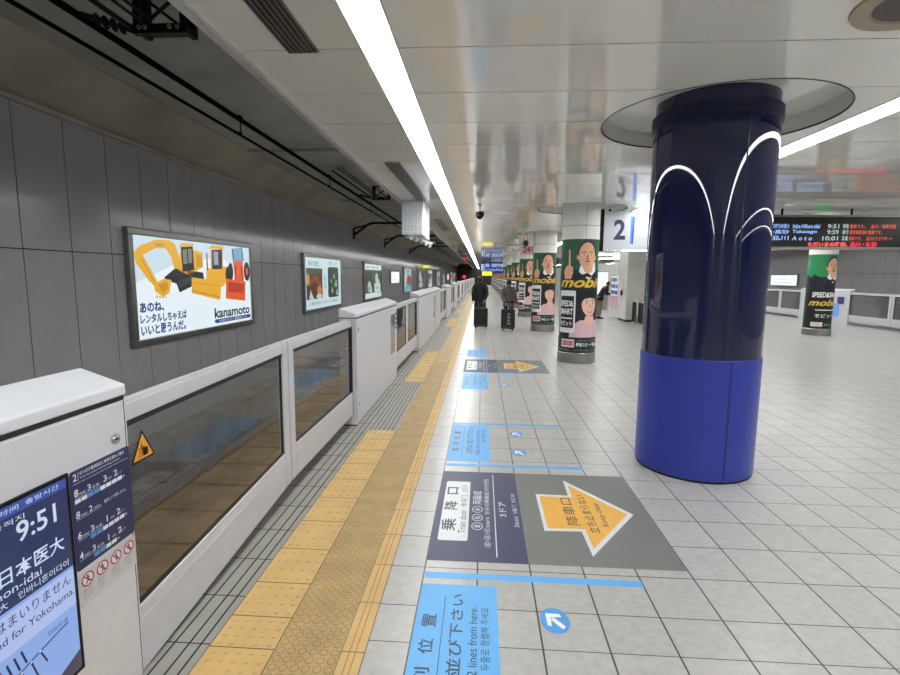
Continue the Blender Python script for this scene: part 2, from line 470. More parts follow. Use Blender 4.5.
# =================================================================== BIG BLUE COLUMN
BX, BY = 2.01, 4.70
r = empty('column', (BX, BY, 0)); tag(r, 'large round column with bright blue base wrap and glossy navy upper half', 'column')
b = MB(); b.lathe([(.498, .0), (.498, .03)], M_SEAM, n=96); b.build('base_gasket', r, smooth=True)
b = MB(); b.lathe([(.500, .02), (.505, .025), (.505, 1.06), (.498, 1.065)], M_BLUE, n=96)
seam_a = math.radians(-84)
for a_ in (seam_a, seam_a + .022):
    vs = []
    for z in (.03, 1.055):
        for d in (-.005, .005): vs.append((.5062 * math.cos(a_ + d), .5062 * math.sin(a_ + d), z))
    b.add(vs, [(0, 1, 3, 2)], mat('blue_wrap_seam', (8, 10, 32), 0.5))
b.build('base_wrap', r, smooth=True)
b = MB(); b.lathe([(.497, 1.0), (.497, 3.05)], M_NAVYGL, n=192)
for a_ in (seam_a, seam_a + PI / 2, seam_a - PI / 2):
    b.tube([(.498 * math.cos(a_), .498 * math.sin(a_), 1.07), (.498 * math.cos(a_), .498 * math.sin(a_), 3.04)], .005, mat('glazing_bead', (40, 46, 66), 0.2), 8)
b.build('shaft', r, smooth=True)
b = MB(); b.lathe([(.497, 3.03), (.512, 3.033), (.512, 3.14), (.497, 3.143)], M_COLLAR, n=96); b.build('collar', r, smooth=True)
b = MB(); b.lathe([(.485, 3.1), (.485, CZ + .15)], M_NAVYGL, n=96); b.build('head', r, smooth=True)

# =================================================================== POSTER COLUMNS
SKIN = ink((224, 172, 140)); SKIN2 = ink((236, 190, 168)); GREEN = ink((28, 92, 62)); DKGREEN = ink((14, 40, 34)); INKB = ink((16, 18, 22))
GOLD = ink((226, 190, 74)); INKW = ink((238, 240, 240)); PINK = ink((222, 184, 196)); GREYT = ink((70, 78, 80)); RED = ink((190, 30, 40)); LIP = ink((190, 70, 80)); SHADE = ink((178, 118, 90)); TIE = ink((26, 30, 44))
def man_face(P, u, z, k=1.0, l=3):
    W = lambda *a: [(u + x * k, z + y * k) for x, y in a]
    P.poly(W((-.46, -.20), (-.30, -.28), (-.10, -.26), (.10, -.33), (.22, -.26), (.40, -.22), (.52, -.30), (.52, -.62), (-.60, -.62), (-.56, -.34)), TIE, l)
    P.poly(W((-.12, -.16), (-.15, -.30), (.02, -.44), (.20, -.28), (.17, -.12)), INKW, l + 1)
    P.poly(W((-.10, -.14), (.14, -.14), (.10, -.30), (.02, -.34), (-.06, -.28)), SKIN, l + 2)
    P.poly(W((-.08, -.35), (.0, -.32), (.09, -.36), (.09, -.42), (.0, -.39), (-.08, -.42)), INKB, l + 3)
    P.ell(u, z + .035 * k, .184 * k, .268 * k, ink((60, 48, 42)), l + 2)
    P.ell(u, z - .01 * k, .165 * k, .25 * k, SKIN, l + 3)
    P.ell(u - .175 * k, z - .03 * k, .022 * k, .05 * k, SKIN, l + 2); P.ell(u + .175 * k, z - .03 * k, .022 * k, .05 * k, SKIN, l + 2)
    for s in (-1, 1):
        P.ell(u + s * .068 * k, z + .015 * k, .034 * k, .012 * k, INKW, l + 4); P.ell(u + s * .068 * k, z + .015 * k, .013 * k, .013 * k, INKB, l + 5)
        P.line(W((s * .028, .052), (s * .07, .068), (s * .112, .05)), .012 * k, INKB, l + 4)
    P.poly(W((-.014, .02), (.014, .02), (.032, -.075), (.0, -.088), (-.032, -.075)), SHADE, l + 4)
    P.ell(u, z - .108 * k, .055 * k, .014 * k, ink((96, 76, 66)), l + 5)
    for s in (-1, 1): P.poly(W((s * .17, .10), (s * .185, -.02), (s * .160, .0), (s * .150, .13)), ink((50, 44, 42)), l + 4)
    P.poly(W((-.058, -.135), (.058, -.135), (.03, -.16), (-.03, -.16)), LIP, l + 4)
    P.poly(W((-.045, -.137), (.045, -.137), (.03, -.146), (-.03, -.146)), INKW, l + 5)
def woman_face(P, u, z, k=1.0, l=3):
    W = lambda *a: [(u + x * k, z + y * k) for x, y in a]
    P.poly(W((-.36, -.62), (-.30, -.36), (-.16, -.27), (.18, -.27), (.34, -.38), (.40, -.62)), PINK, l)
    P.poly(W((-.06, -.14), (.08, -.14), (.12, -.30), (.01, -.36), (-.10, -.30)), SKIN2, l + 1)
    P.poly(W((-.20, -.22), (-.215, .05), (-.15, .20), (.0, .255), (.15, .20), (.215, .05), (.21, -.24), (.12, -.2), (-.12, -.2)), INKB, l + 1)
    P.ell(u, z, .145 * k, .195 * k, SKIN2, l + 2)
    P.poly(W((-.16, .02), (-.15, .17), (.0, .21), (.15, .17), (.16, .02), (.11, .09), (.0, .11), (-.10, .09)), INKB, l + 3)
    for s in (-1, 1):
        P.ell(u + s * .06 * k, z + .02 * k, .028 * k, .015 * k, INKW, l + 4); P.ell(u + s * .06 * k, z + .02 * k, .014 * k, .015 * k, INKB, l + 5)
        P.line(W((s * .03, .062), (s * .095, .058)), .008 * k, INKB, l + 4)
    P.poly(W((-.01, .0), (.012, .0), (.022, -.055), (-.02, -.055)), ink((218, 160, 138)), l + 4)
    P.ell(u, z - .11 * k, .052 * k, .03 * k, LIP, l + 4, t0=180, t1=360); P.ell(u, z - .112 * k, .04 * k, .012 * k, INKW, l + 5, t0=180, t1=360)
R_C = .37
A_C = math.radians(-99)
def poster_full():
    P = Print(); q = R_C * PI / 2
    for off in (-q * 1.0, q * 1.0):     # two copies of the artwork wrap the column
        h = q; o_ = off
        U = lambda w: o_ + w * h
        P.rect(U(-1), .22, U(1), 2.48, INKB, 1)
        P.rect(U(-1), 1.40, U(1), 2.48, GREEN, 2)
        P.poly([(U(-1), 1.40), (U(1), 1.40), (U(1), 1.58), (U(-1), 1.74)], DKGREEN, 3)
        man_face(P, U(.24), 2.16, 1.06, 4)
        # raised hand with a pointing finger
        P.poly([(U(-.56), 1.70), (U(-.60), 1.86), (U(-.50), 1.95), (U(-.40), 1.97), (U(-.41), 2.26), (U(-.385), 2.29), (U(-.35), 2.27), (U(-.33), 1.97), (U(-.24), 1.93), (U(-.22), 1.82), (U(-.30), 1.70)], SKIN, 5)
        for t in (1.80, 1.86, 1.92): P.line([(U(-.44), t), (U(-.25), t - .01)], .006, SHADE, 6)
        P.text('mobit', U(-.76), 1.53, U(.98), 1.74, GOLD, 11, bold=.03, slant=.35)
        # telephone
        P.rrect(U(-.80), .62, U(-.10), 1.47, .04, ink((228, 232, 236)), 6)
        P.rect(U(-.74), .72, U(-.16), 1.36, ink((20, 28, 34)), 7)
        P.text('SPEED&', U(-.72), 1.15, U(-.18), 1.27, INKW, 8, bold=.03); P.text('SMART', U(-.72), .99, U(-.18), 1.11, INKW, 8, bold=.03)
        P.rect(U(-.70), .90, U(-.20), .925, INKW, 8); P.text('モビット', U(-.70), .76, U(-.20), .86, INKW, 8, bold=.03)
        woman_face(P, U(.40), 1.20, 1.18, 4)
        P.rect(U(-1), .22, U(1), .535, ink((22, 42, 40)), 10)
        P.rrect(U(-.60), .33, U(-.10), .49, .01, ink((232, 214, 216)), 11); P.rect(U(-.56), .36, U(-.14), .46, ink((176, 96, 110)), 12); P.text('カードローン', U(-.54), .375, U(-.16), .445, INKW, 13)
        P.text('最短スピード審査', U(-.04), .35, U(.80), .43, INKW, 11, bold=.02); P.text('お申込みはスマホで簡単', U(.0), .455, U(.76), .495, ink((150, 170, 160)), 11)
        P.text('貸付条件を確認し、借りすぎに注意しましょう。', U(-.8), .255, U(.8), .29, ink((150, 170, 160)), 11)
    return P
def poster_dark():
    P = Print(); q = R_C * PI / 2
    for off in (-q * 1.0, q * 1.0):
        h = q; o_ = off
        U = lambda w: o_ + w * h
        P.rect(U(-1), .22, U(1), 2.48, ink((12, 22, 26)), 1)
        P.rect(U(-1), 1.6, U(1), 2.48, ink((36, 130, 82)), 2)
        man_face(P, U(.28), 2.10, 1.1, 4)
        P.poly([(U(-.9), 1.30), (U(-.6), 1.66), (U(0), 1.78), (U(.9), 1.66), (U(1), 1.3)], TIE, 3)
        P.text('SPEED&SMART', U(-.6), 1.18, U(.9), 1.34, INKW, 9, bold=.03, slant=.15)
        P.text('mobit', U(-.75), .92, U(.8), 1.12, GOLD, 9, bold=.03, slant=.35)
        P.rect(U(-.4), .78, U(.9), .81, INKW, 9); P.text('モビット', U(-.4), .56, U(.6), .68, INKW, 9, bold=.02, slant=.2)
        P.rrect(U(-.55), .29, U(-.02), .42, .01, ink((232, 214, 216)), 9); P.text('カードローン', U(-.5), .31, U(-.07), .40, ink((120, 60, 70)), 10)
        P.text('最短スピード審査', U(.05), .31, U(.8), .39, ink((160, 180, 170)), 9)
    return P
def poster_column(P, label):
    r = empty('column', (0, 0, 0)); tag(r, label, 'column', 'round columns wrapped in posters')
    b = MB(); b.lathe([(.372, 0), (.386, .005), (.386, .205), (.372, .22)], M_STEEL, n=64); b.build('steel_base', r, smooth=True)
    b = MB(); b.lathe([(.366, .15), (.366, 2.49)], M_CLAD, n=64); b.lathe([(.374, 2.48), (.374, 2.74)], M_CLAD, n=64); b.lathe([(.370, 2.745), (.370, CZ + .15)], M_CLAD, n=64)
    b.lathe([(.3715, 2.738), (.3715, 2.748)], M_SEAM, n=64); b.lathe([(.366, 2.48), (.374, 2.48)], M_CLAD, n=64)
    a_ = A_C + .25; b.tube([(.374 * math.cos(a_), .374 * math.sin(a_), 2.48), (.374 * math.cos(a_), .374 * math.sin(a_), CZ + .145)], .0025, M_SEAM, 6)
    b.build('cladding', r, smooth=True)
    b = MB()
    def f(u, v, l):
        t = A_C + (u + R_C * PI / 2) / R_C; q = R_C - .003 + l * .0008
        return (q * math.cos(t), q * math.sin(t), v)
    P.emit(b, f, fine=.035)
    b.build('poster', r)
    return r
CXS = 1.985
ordn = ['first', 'second', 'third', 'fourth', 'fifth', 'sixth', 'seventh', 'eighth', 'ninth', 'tenth', 'eleventh', 'twelfth', 'thirteenth', 'fourteenth', 'fifteenth']
pc = poster_column(poster_full(), 'round column wrapped in green advertisement, nearest one, under the white sign reading 2')
pc.location = (CXS, 10.45, 0)
yy = 16.3; i = 1
while yy < 90:
    dup(pc, (CXS, yy, 0), 'round column in green advertisement, %s of the poster row going away' % ordn[i])
    yy += 5.85; i += 1
pd = poster_column(poster_dark(), 'lone poster column with dark advertisement under the departure board, far right'); pd.location = (10.5, 16.3, 0)
for k_, yy in ((0, 22.15), (1, 28.0), (2, 33.85), (3, 39.7)):
    dup(pd, (10.5, yy, 0), 'dark poster column of the far right row, %s behind the lone one' % ordn[k_])

# =================================================================== GATES
def gate_cabinet(y0, y1, label, long_=False):
    """platform-edge cabinet on the left edge; local x=0 is the platform-side face"""
    L = y1 - y0
    r = empty('platform_gate_cabinet', (-1.416, y0, 0)); tag(r, label, 'platform gate cabinet', 'white cabinets of the left platform gates')
    b = MB(); b.box(-.19, 0, .004, L - .004, .02, 1.252, M_WHITE)
    b.box(-.18, -.012, .02, L - .02, 0, .02, M_SEAM)
    b.box(-.186, .0015, .012, L - .012, 1.245, 1.262, M_SEAM)
    b.box(0, .0015, L - .017, L - .013, .05, 1.24, M_SEAM); b.box(0, .0015, .013, .017, .05, 1.24, M_SEAM)
    b.build('body', r, bevel=.006)
    b = MB(); b.prism([(-.195, 1.262), (.004, 1.262), (.004, 1.306), (-.178, 1.368), (-.195, 1.36)], 1, 0, L, M_LID)
    b.build('lid', r, bevel=.007)
    b = MB()
    b.box(.0, .004, .02, L - .02, .06, 1.238, M_WHITE)
    b.build('door', r, bevel=.003)
    return r
def lock(r, y, z):
    b = MB(); b.lathe([(.0, .010), (.018, .010), (.021, .004), (.021, .0)], M_CHROME, c=(.004, y, z), n=24, axis='x')
    b.box(.0135, .0152, y - .009, y + .009, z - .003, z + .003, M_BLACK); b.build('lock', r, smooth=True)

EM = 0.85
def screen_print():
    P = Print(); w = .72; H = .70
    LB = ink((142, 176, 240), EM); WHT = ink((214, 226, 250), EM); NV = ink((26, 42, 96), .75); NT = ink((20, 34, 84), .7); PL = ink((178, 198, 246), EM)
    P.rect(0, 0, w, H, LB, 1)
    P.rect(0, .385, w, H, NV, 2)
    P.rect(0, H - .033, w, H, ink((52, 78, 170), .8), 3)
    P.rect(0, .245, w, .375, PL, 2)
    P.text('時刻  Dep. Time  发车时间  출발시간', w - .56, H - .026, w - .03, H - .007, WHT, 4)
    P.text('行先  目的地  목적지', w - .52, H - .062, w - .16, H - .044, WHT, 4)
    P.text('9:51', w - .191, .570, w - .048, .636, WHT, 4, bold=.012)
    P.text('印旛日本医大', w - .385, .462, w - .028, .518, WHT, 4, bold=.01)
    P.text('Inba-Nihon-idai', w - .42, .428, w - .120, .454, WHT, 4)
    P.text('印西牧原医大', w - .42, .394, w - .24, .418, WHT, 4); P.text('인바니혼이다이', w - .205, .396, w - .018, .420, WHT, 4)
    P.text('この電車は横浜方面へはまいりません', w - .68, .328, w - .015, .366, NT, 4)
    P.text('This train is not 開往 bound for Yokohama.', w - .70, .282, w - .006, .316, NT, 4)
    # route map
    P.line([(.02, .02), (.10, .05), (.52, .17), (.62, .19), (.68, .20)], .005, NT, 3)
    for k_ in range(13):
        u = .16 + k_ * .034; v = .062 + k_ * .0098
        P.line([(u, v), (u + .022, v - .052 - .01 * (k_ % 3))], .006, NT, 4); P.ell(u, v, .004, .004, WHT, 5, n=10)
    for k_ in range(6): P.line([(.40 + k_ * .024, .15 + k_ * .006), (.385 + k_ * .024, .21 + k_ * .004)], .007, NT, 4)
    P.ring(.11, .085, .05, .004, NT, 3); P.line([(.32, .15), (.34, .19)], .006, NT, 3); P.text('羽田空港', .60, .205, .68, .222, ink((30, 120, 60), .7), 4)
    P.poly([(w - .19, 0), (w, 0), (w, .07)], ink((70, 76, 110), .5), 5)
    return P
def plaque_print():
    P = Print(); NV = ink((34, 40, 84)); W = ink((226, 230, 240)); Bc = ink((70, 150, 214)); w = .262; H = .385
    P.rrect(0, 0, w, H, .012, NV, 1)
    P.text('2', .014, H - .040, .028, H - .012, W, 2, bold=.02); P.rect(.033, H - .044, .0345, H - .01, W, 2)
    P.text('のりばの電車編成と乗車位置のご案内', .040, H - .026, .235, H - .011, W, 2, bold=.01); P.text('Train formation and boarding position', .040, H - .042, .215, H - .032, W, 2)
    P.rect(.012, H - .052, w - .01, H - .0505, W, 2)
    rows = [(H - .10, '8', '両編成', '3', '号車', '3', '2', 8), (H - .185, '8', '両編成', '2', '号車は', '', '', 0), (H - .265, '6', '両編成', '3', '号車', '1', '2', 6), (H - .345, '4', '両編成', '3', '号車', '1', '2', 4)]
    for v, a, t1, c, t2, d, e, nb in rows:
        P.text(a, .014, v, .030, v + .028, W, 2, bold=.02); P.text(t1, .033, v, .058, v + .010, W, 2); P.text(c, .066, v, .080, v + .024, W, 2, bold=.01); P.text(t2, .084, v, .115, v + .010, W, 2)
        if d:
            P.text(d, .135, v, .150, v + .026, W, 2, bold=.02, keep=True); P.text('号車', .153, v, .170, v + .010, W, 2); P.text(e, .182, v, .197, v + .026, W, 2, bold=.02, keep=True); P.text('ドア', .201, v, .218, v + .010, W, 2)
            u0 = .014 if nb == 8 else (.064 if nb == 6 else .072)
            for k_ in range(nb):
                P.rect(u0 + k_ * .026, v - .026, u0 + k_ * .026 + .023, v - .010, Bc if k_ in ((2, 3) if nb == 8 else (0, 1)) else W, 2)
            P.poly([(u0 + nb * .026 + .002, v - .022), (u0 + nb * .026 + .012, v - .018), (u0 + nb * .026 + .002, v - .014)], W, 2)
        else: P.text('編成により停車しません。', .13, v, .235, v + .015, W, 2)
        P.rect(.014, v - .0055, .12, v - .0042, W, 2)
    return P
def ban_print():
    P = Print(); Rr = ink((190, 54, 60)); K = ink((40, 40, 44)); Wb = ink((222, 222, 224))
    P.rrect(0, 0, .262, .125, .006, ink((196, 197, 200)), 1)
    for k_ in range(4):
        u = .036 + k_ * .063; v = .092
        P.ell(u, v, .022, .022, Wb, 2); P.ring(u, v, .026, .005, Rr, 4)
        P.ell(u, v + .012, .004, .004, K, 3, n=10); P.line([(u, v + .008), (u + .002, v - .004), (u - .007 + .004 * k_, v - .015)], .005, K, 3); P.line([(u + .002, v - .004), (u + .009, v - .014)], .004, K, 3); P.line([(u - .008, v + .002), (u + .008, v + .005 - .003 * k_)], .004, K, 3)
        P.line([(u - .018, v + .018), (u + .018, v - .018)], .004, Rr, 4)
        for j_, t in enumerate(('危険ですので', '立ち入らない', 'でください')): P.text(t, u - .022, v - .042 - j_ * .013, u + .016 - .008 * (k_ % 2), v - .034 - j_ * .013, K, 3)
    return P
g1 = gate_cabinet(-0.9, 1.87, 'nearest white gate cabinet, lower left, carrying the departure screen and navy notice')
lock(g1, 2.69, 1.105)
b = MB(); b.box(.004, .012, 1.708, 2.456, .335, 1.062, M_BLACK)
screen_print().emit(b, lambda u, v, l: (.012 + l * .0004, 1.722 + u, .350 + v)); sc_o = b.build('screen', g1); sc_o['label'] = 'lit blue departure screen'
b = MB(); plaque_print().emit(b, lambda u, v, l: (.004 + l * .0006, 2.465 + u * 1.13, .688 + v * .955)); b.build('notice', g1)['label'] = 'navy train formation notice'
b = MB(); ban_print().emit(b, lambda u, v, l: (.004 + l * .0006, 2.467 + u * 1.12, .55 + v)); b.build('prohibition_stickers', g1)['label'] = 'four red prohibition symbols'

ad_txt = {0: 'white gate cabinet between the first and second glass gate openings', }
def side_window(r, L):
    b = MB(); b.box(.004, .007, L - .56, L - .20, .50, 1.12, mat('pale_side_glass', (150, 162, 176), 0.1, metal=0.6))
    b.build('poster_panel', r)
    b = MB()
    for k_ in range(4): b.prism([(L - .15, .86 + k_ * .075), (L - .03, .88 + k_ * .075), (L - .13, .915 + k_ * .075)], 0, .004, .008, M_BLACK)
    b.build('warning_marks', r)
    b = MB(); b.box(.004, .008, .10, .115, 1.10, 1.14, M_BLACK); b.build('catch', r); b = MB(); b.box(.004, .008, .10, .115, .22, .26, M_STEEL); b.build('catch', r)
g2 = gate_cabinet(5.54, 8.27, 'second white gate cabinet, tall sloped lid, beyond the nearest pair of glass gates'); side_window(g2, 2.73)
g3 = gate_cabinet(11.2, 15.35, 'third white gate cabinet on the left edge, a long one'); side_window(g3, 4.15)
gate_cabinet(15.37, 17.2, 'fourth white gate cabinet, butted against the long third one')
opens = [(1.87, 5.54), (8.27, 11.2), (17.2, 20.2)]
ys = 20.2; i = 4
while ys < 85:
    gate_cabinet(ys, ys + 2.9, 'distant white gate cabinet of the left edge, %s counted from the camera' % ordn[i]); opens.append((ys + 2.9, ys + 6.05))
    ys += 6.05; i += 1
gate_cabinet(ys, Y1 - .5, 'farthest white gate cabinet at the dark end of the left platform edge')

def tri_sticker(P, s=.19):
    P.poly([(-s / 2, 0), (s / 2, 0), (0, s * .88)], M_BLACK, 1)
    P.poly([(-s * .41, s * .055), (s * .41, s * .055), (0, s * .77)], ink((236, 160, 50)), 2)
    P.rrect(s * -.02, s * .12, s * .20, s * .34, s * .04, M_BLACK, 3)
    for k_ in range(4): P.line([(-.02 * s + k_ * .055 * s, s * .30), (-.06 * s + k_ * .06 * s, s * (.44 - .03 * k_))], s * .035, M_BLACK, 3)
    P.line([(-s * .06, s * .12), (-s * .06, s * .52)], s * .03, M_BLACK, 3)
    for k_ in range(3): P.line([(-s * .20, s * (.14 + .1 * k_)), (-s * .11, s * (.19 + .1 * k_))], s * .025, M_BLACK, 3)
def gate_panel(y0, y1, label, side='left', x=-1.455, stick=None, half='near', drop=(0, 0, 0, 0), grp='sliding glass gates of the left platform edge'):
    """framed glass gate; local x=0 is the platform-side face, +x towards the platform"""
    L = y1 - y0; sgn = 1 if side == 'left' else -1
    r = empty('sliding_gate', (x, y0, 0)); tag(r, label, 'platform gate', grp)
    X = lambda a, c: (min(a * sgn, c * sgn), max(a * sgn, c * sgn))
    b = MB()
    st0 = .10 if stick != 'end' else .10
    A0, A1 = (.012, .10) if half == 'near' else (.10, .012)     # the stile at the cabinet end stays inside the cabinet slot
    d0, d1, d2, d3 = drop         # sag at the cabinet end: bottom edge, glass bottom, glass top, top edge
    def lv(z, dd): return lambda y: z + dd * (1 - y / L)
    ZB, ZG, ZT, ZU = lv(.142, d0), lv(.405, d1), lv(1.165, d2), lv(1.235, d3)
    def slab(ya, yb, lo, hi, m, xa=-.045, xb=0): b.prism([(ya, lo(ya)), (yb, lo(yb)), (yb, hi(yb)), (ya, hi(ya))], 0, *X(xa, xb), m)
    slab(0, A0, ZB, ZU, M_RAIL if A0 > .05 else M_SEAM); slab(L - A1, L, ZB, ZU, M_RAIL if A1 > .05 else M_SEAM)
    slab(A0, L - A1, ZB, ZG, M_RAIL); slab(A0, L - A1, ZT, ZU, M_RAIL)
    slab(0, L, lv(1.20, d3), lv(1.24, d3), M_RAIL, -.075, -.046)
    b.build('frame', r, bevel=.005)
    b = MB(); slab(A0 - .005, L - A1 + .005, lv(.40, d1), lv(1.17, d2), M_GLASS, -.026, -.018); b.build('glass', r)
    b = MB()
    slab(A0, L - A1, ZG, lambda y: ZG(y) + .012, M_SEAM, -.030, -.012); slab(A0, L - A1, lambda y: ZT(y) - .024, ZT, M_SEAM, -.030, -.004)
    slab(A0, A0 + .008, lambda y: ZG(y) + .012, lambda y: ZT(y) - .024, M_SEAM, -.030, -.012); slab(L - A1 - .008, L - A1, lambda y: ZG(y) + .012, lambda y: ZT(y) - .024, M_SEAM, -.030, -.012)
    b.build('gasket', r)
    b = MB(); slab(.02, L - .02, lambda y: ZG(y) - .062, lambda y: ZG(y) - .057, M_LID, 0, .003); b.build('rail_groove', r)
    if stick is not None:
        P = Print(); tri_sticker(P, .155); b = MB(); P.emit(b, lambda u, v, l: ((-.017 + l * .0008) * sgn, stick[0] + u, stick[1] + v)); b.build('warning_sticker', r)['label'] = 'orange triangle with pinched hand'
    return r
for i, (a, c) in enumerate(opens):
    mid = (a + c) / 2 if i else 3.655
    nm = ['nearest door opening', 'second door opening', 'third door opening'][i] if i < 3 else '%s door opening from the camera' % ordn[i]
    gate_panel(a + .005 if i else 1.885, mid - .008, 'framed glass sliding gate, near half of the %s at left' % nm, stick=(.14, .93) if i == 0 else None, half='near', drop=(-.135, -.10, -.03, -.025) if i == 0 else (0, 0, 0, 0))
    gate_panel(mid + .008, c - .005, 'framed glass sliding gate, far half of the %s at left' % nm, stick=(c - mid - .2, .92) if i < 2 else None, half='far')

# right-hand platform edge: cabinets and gates (seen beyond the blue column)
XR = 13.825
def gate_cabinet_r(y0, y1, label, marks=False):
    L = y1 - y0; r = empty('platform_gate_cabinet', (XR, y0, 0)); tag(r, label, 'platform gate cabinet', 'white cabinets of the right platform gates')
    b = MB(); b.box(0, .19, .004, L - .004, 0, 1.252, M_WHITE); b.build('body', r, bevel=.006)
    b = MB(); b.prism([(.195, 1.262), (-.004, 1.262), (-.004, 1.306), (.178, 1.368), (.195, 1.36)][::-1], 1, 0, L, M_LID); b.build('lid', r, bevel=.007)
    if marks:
        b = MB(); b.box(-.006, 0, .25, .62, .78, 1.06, ink((52, 62, 128))); b.build('notice', r)
        b = MB(); b.box(-.01, 0, .50, .95, .28, .80, ink((120, 170, 235), .8)); b.build('screen', r)
    return r
gate_cabinet_r(19.78, 22.7, 'white gate cabinet with blue notice on the far right platform edge', True)
ol = [(17.87, 19.78, 'far', 'glass gate right of the blue-marked cabinet on the far edge'), (15.95, 17.85, 'near', 'glass gate at the right edge of the photo on the far platform side'),
      (22.7, 24.22, 'near', 'glass gate just behind the lone poster column on the far edge'), (24.24, 26.05, 'far', 'glass gate left of the lone poster column, far platform edge'),
      (28.95, 30.5, 'near', 'near glass gate of the distant opening on the far edge'), (30.52, 32.05, 'far', 'far glass gate of the distant opening on the far edge')]
for a, c, hf, lb in ol: gate_panel(a, c, lb, side='right', x=XR + .04, grp='glass gates of the right platform edge', half=hf)
gate_cabinet_r(13.9, 15.95, 'white gate cabinet just out of view on the far right edge'); gate_cabinet_r(26.05, 28.95, 'distant white gate cabinet on the far right edge, left of the lit screen')
gate_cabinet_r(32.05, 35, 'most distant white gate cabinet of the far right edge')

# =================================================================== TACTILE PAVING AND EDGE STRIPS
M_YEL = mat('yellow_tactile', (206, 172, 112), 0.5, var=0.08, scale=5); M_YEL2 = mat('worn_yellow_tactile', (180, 152, 104), 0.5, var=0.12, scale=6)
M_DIRT = mat('tactile_dirt_ring', (128, 100, 60), 0.8); M_YJ = mat('tactile_joint', (96, 84, 60), 0.8)
M_SLIT = mat('grey_anti_slip', (150, 148, 142), 0.5, var=0.06); M_GR = mat('groove_dark', (30, 30, 30), 0.8)
def dome(b, x, y, r_, h, m, n=10):
    vs = []
    for rr, z in ((r_, 0), (r_ * .93, h * .85), (r_ * .75, h)):
        for j_ in range(n):
            t = 2 * PI * j_ / n; vs.append((x + rr * math.cos(t), y + rr * math.sin(t), z))
    fs = [(i_ * n + j_, i_ * n + (j_ + 1) % n, (i_ + 1) * n + (j_ + 1) % n, (i_ + 1) * n + j_) for i_ in range(2) for j_ in range(n)] + [[2 * n + j_ for j_ in range(n)]]
    b.add(vs, fs, m)
    if n >= 12: b.add([(x + q_ * math.cos(2 * PI * j_ / n), y + q_ * math.sin(2 * PI * j_ / n), .0045) for q_ in (r_, r_ * 1.17) for j_ in range(n)], [(j_, (j_ + 1) % n, n + (j_ + 1) % n, n + j_) for j_ in range(n)], M_DIRT)
r = empty('tactile_paving', (0, 0, 0)); tag(r, 'long yellow tactile warning strip of raised round dots along the left gates', 'tactile paving')
b = MB(); b.box(-.935, -.625, Y0, Y1, -.02, .004, M_YEL2)
y = .8
while y < 26:
    for k_ in range(6): dome(b, -.908 + k_ * .0512, y, .0175, .0050, M_YEL2, 14 if y < 7 else (12 if y < 10 else 8))
    y += .0512
b.build('dotted_tiles', r)
b = MB(); b.box(-.623, -.516, Y0, Y1, -.02, .0035, M_YEL)
for x in (-.588, -.560): b.box(x, x + .0045, Y0, Y1, .0035, .0042, mat('orange_groove', (176, 112, 46), 0.6))
b.box(-.6255, -.6225, Y0, Y1, .002, .0044, M_YJ); b.box(-.5165, -.5135, Y0, Y1, 0, .0036, M_YJ)
y = -.755
while y < 40: b.box(-.6225, -.5165, y, y + .004, .003, .0039, M_YJ); y += .356
b.build('border_tiles', r)
def door_mat(y0, y1, label, joints=None):
    r = empty('tactile_paving', (-1.252, y0, 0)); tag(r, label, 'tactile paving', 'yellow dotted mats in front of the gate openings')
    b = MB(); L = y1 - y0; b.box(0, .312, 0, L, -.02, .0035, M_YEL)
    js = [v - y0 for v in joints] if joints else [k_ * .3565 for k_ in range(int(L / .3565) + 2)]
    js = [v for v in js if v < L - .02] + [L]
    for ja, jb in zip(js, js[1:]):
        b.box(0, .312, ja, ja + .005, .003, .0043, M_YJ)
        for j_ in range(4):
            for k_ in range(5): dome(b, .035 + k_ * .0615, ja + (jb - ja) * (j_ + .55) / 4.1, .0135, .008, M_YEL, 8)
    b.box(.312, .317, 0, L, .0, .0045, M_YJ); b.box(-.004, 0, 0, L, .0, .0045, M_YJ)
    b.build('dotted_tiles', r); return r
door_mat(0.32, 5.43 - .01, 'yellow tactile mat with small dots beside the nearest glass gates', [.32, .58, .84, 1.10, 1.36, 1.62, 1.87, 2.08, 2.298, 2.581, 2.937, 3.301, 3.68, 4.04, 4.40, 4.76, 5.10])
door_mat(8.0, 11.35, 'yellow tactile mat beside the second gate opening'); door_mat(17.0, 20.4, 'yellow tactile mat beside the third gate opening')
for k_ in range(5): door_mat(23.1 + 6.05 * k_, 26.3 + 6.05 * k_, 'distant yellow tactile mat by a gate opening, %s from the camera' % ordn[3 + k_])
# grooved grey edge paving
b = MB()
b.box(-1.70, -1.252, Y0, Y1, -.02, .002, M_SLIT)
segs = [(-9, .3), (5.43, 8.0), (11.35, 17.0), (20.4, 23.1)] + [(26.3 + 6.05 * k_, 29.15 + 6.05 * k_) for k_ in range(5)] + [(50.5, Y1)]
for a, c in segs: b.box(-1.252, -.938, a, c, -.02, .002, M_SLIT)
for x in (-1.43, -1.358, -1.30): b.box(x - .004, x + .005, Y0, Y1, .002, .0026, M_GR)
for x in (-1.24, -1.19, -1.14, -1.09, -1.04, -.99):
    for a, c in segs: b.box(x, x + .008, a, c, .002, .0026, M_GR)
y = -.755
while y < 40: b.box(-1.70, -1.253, y, y + .006, .002, .0027, M_GR); y += .356
b.build('trim_edge_paving'); struct(bpy.data.objects['trim_edge_paving'])

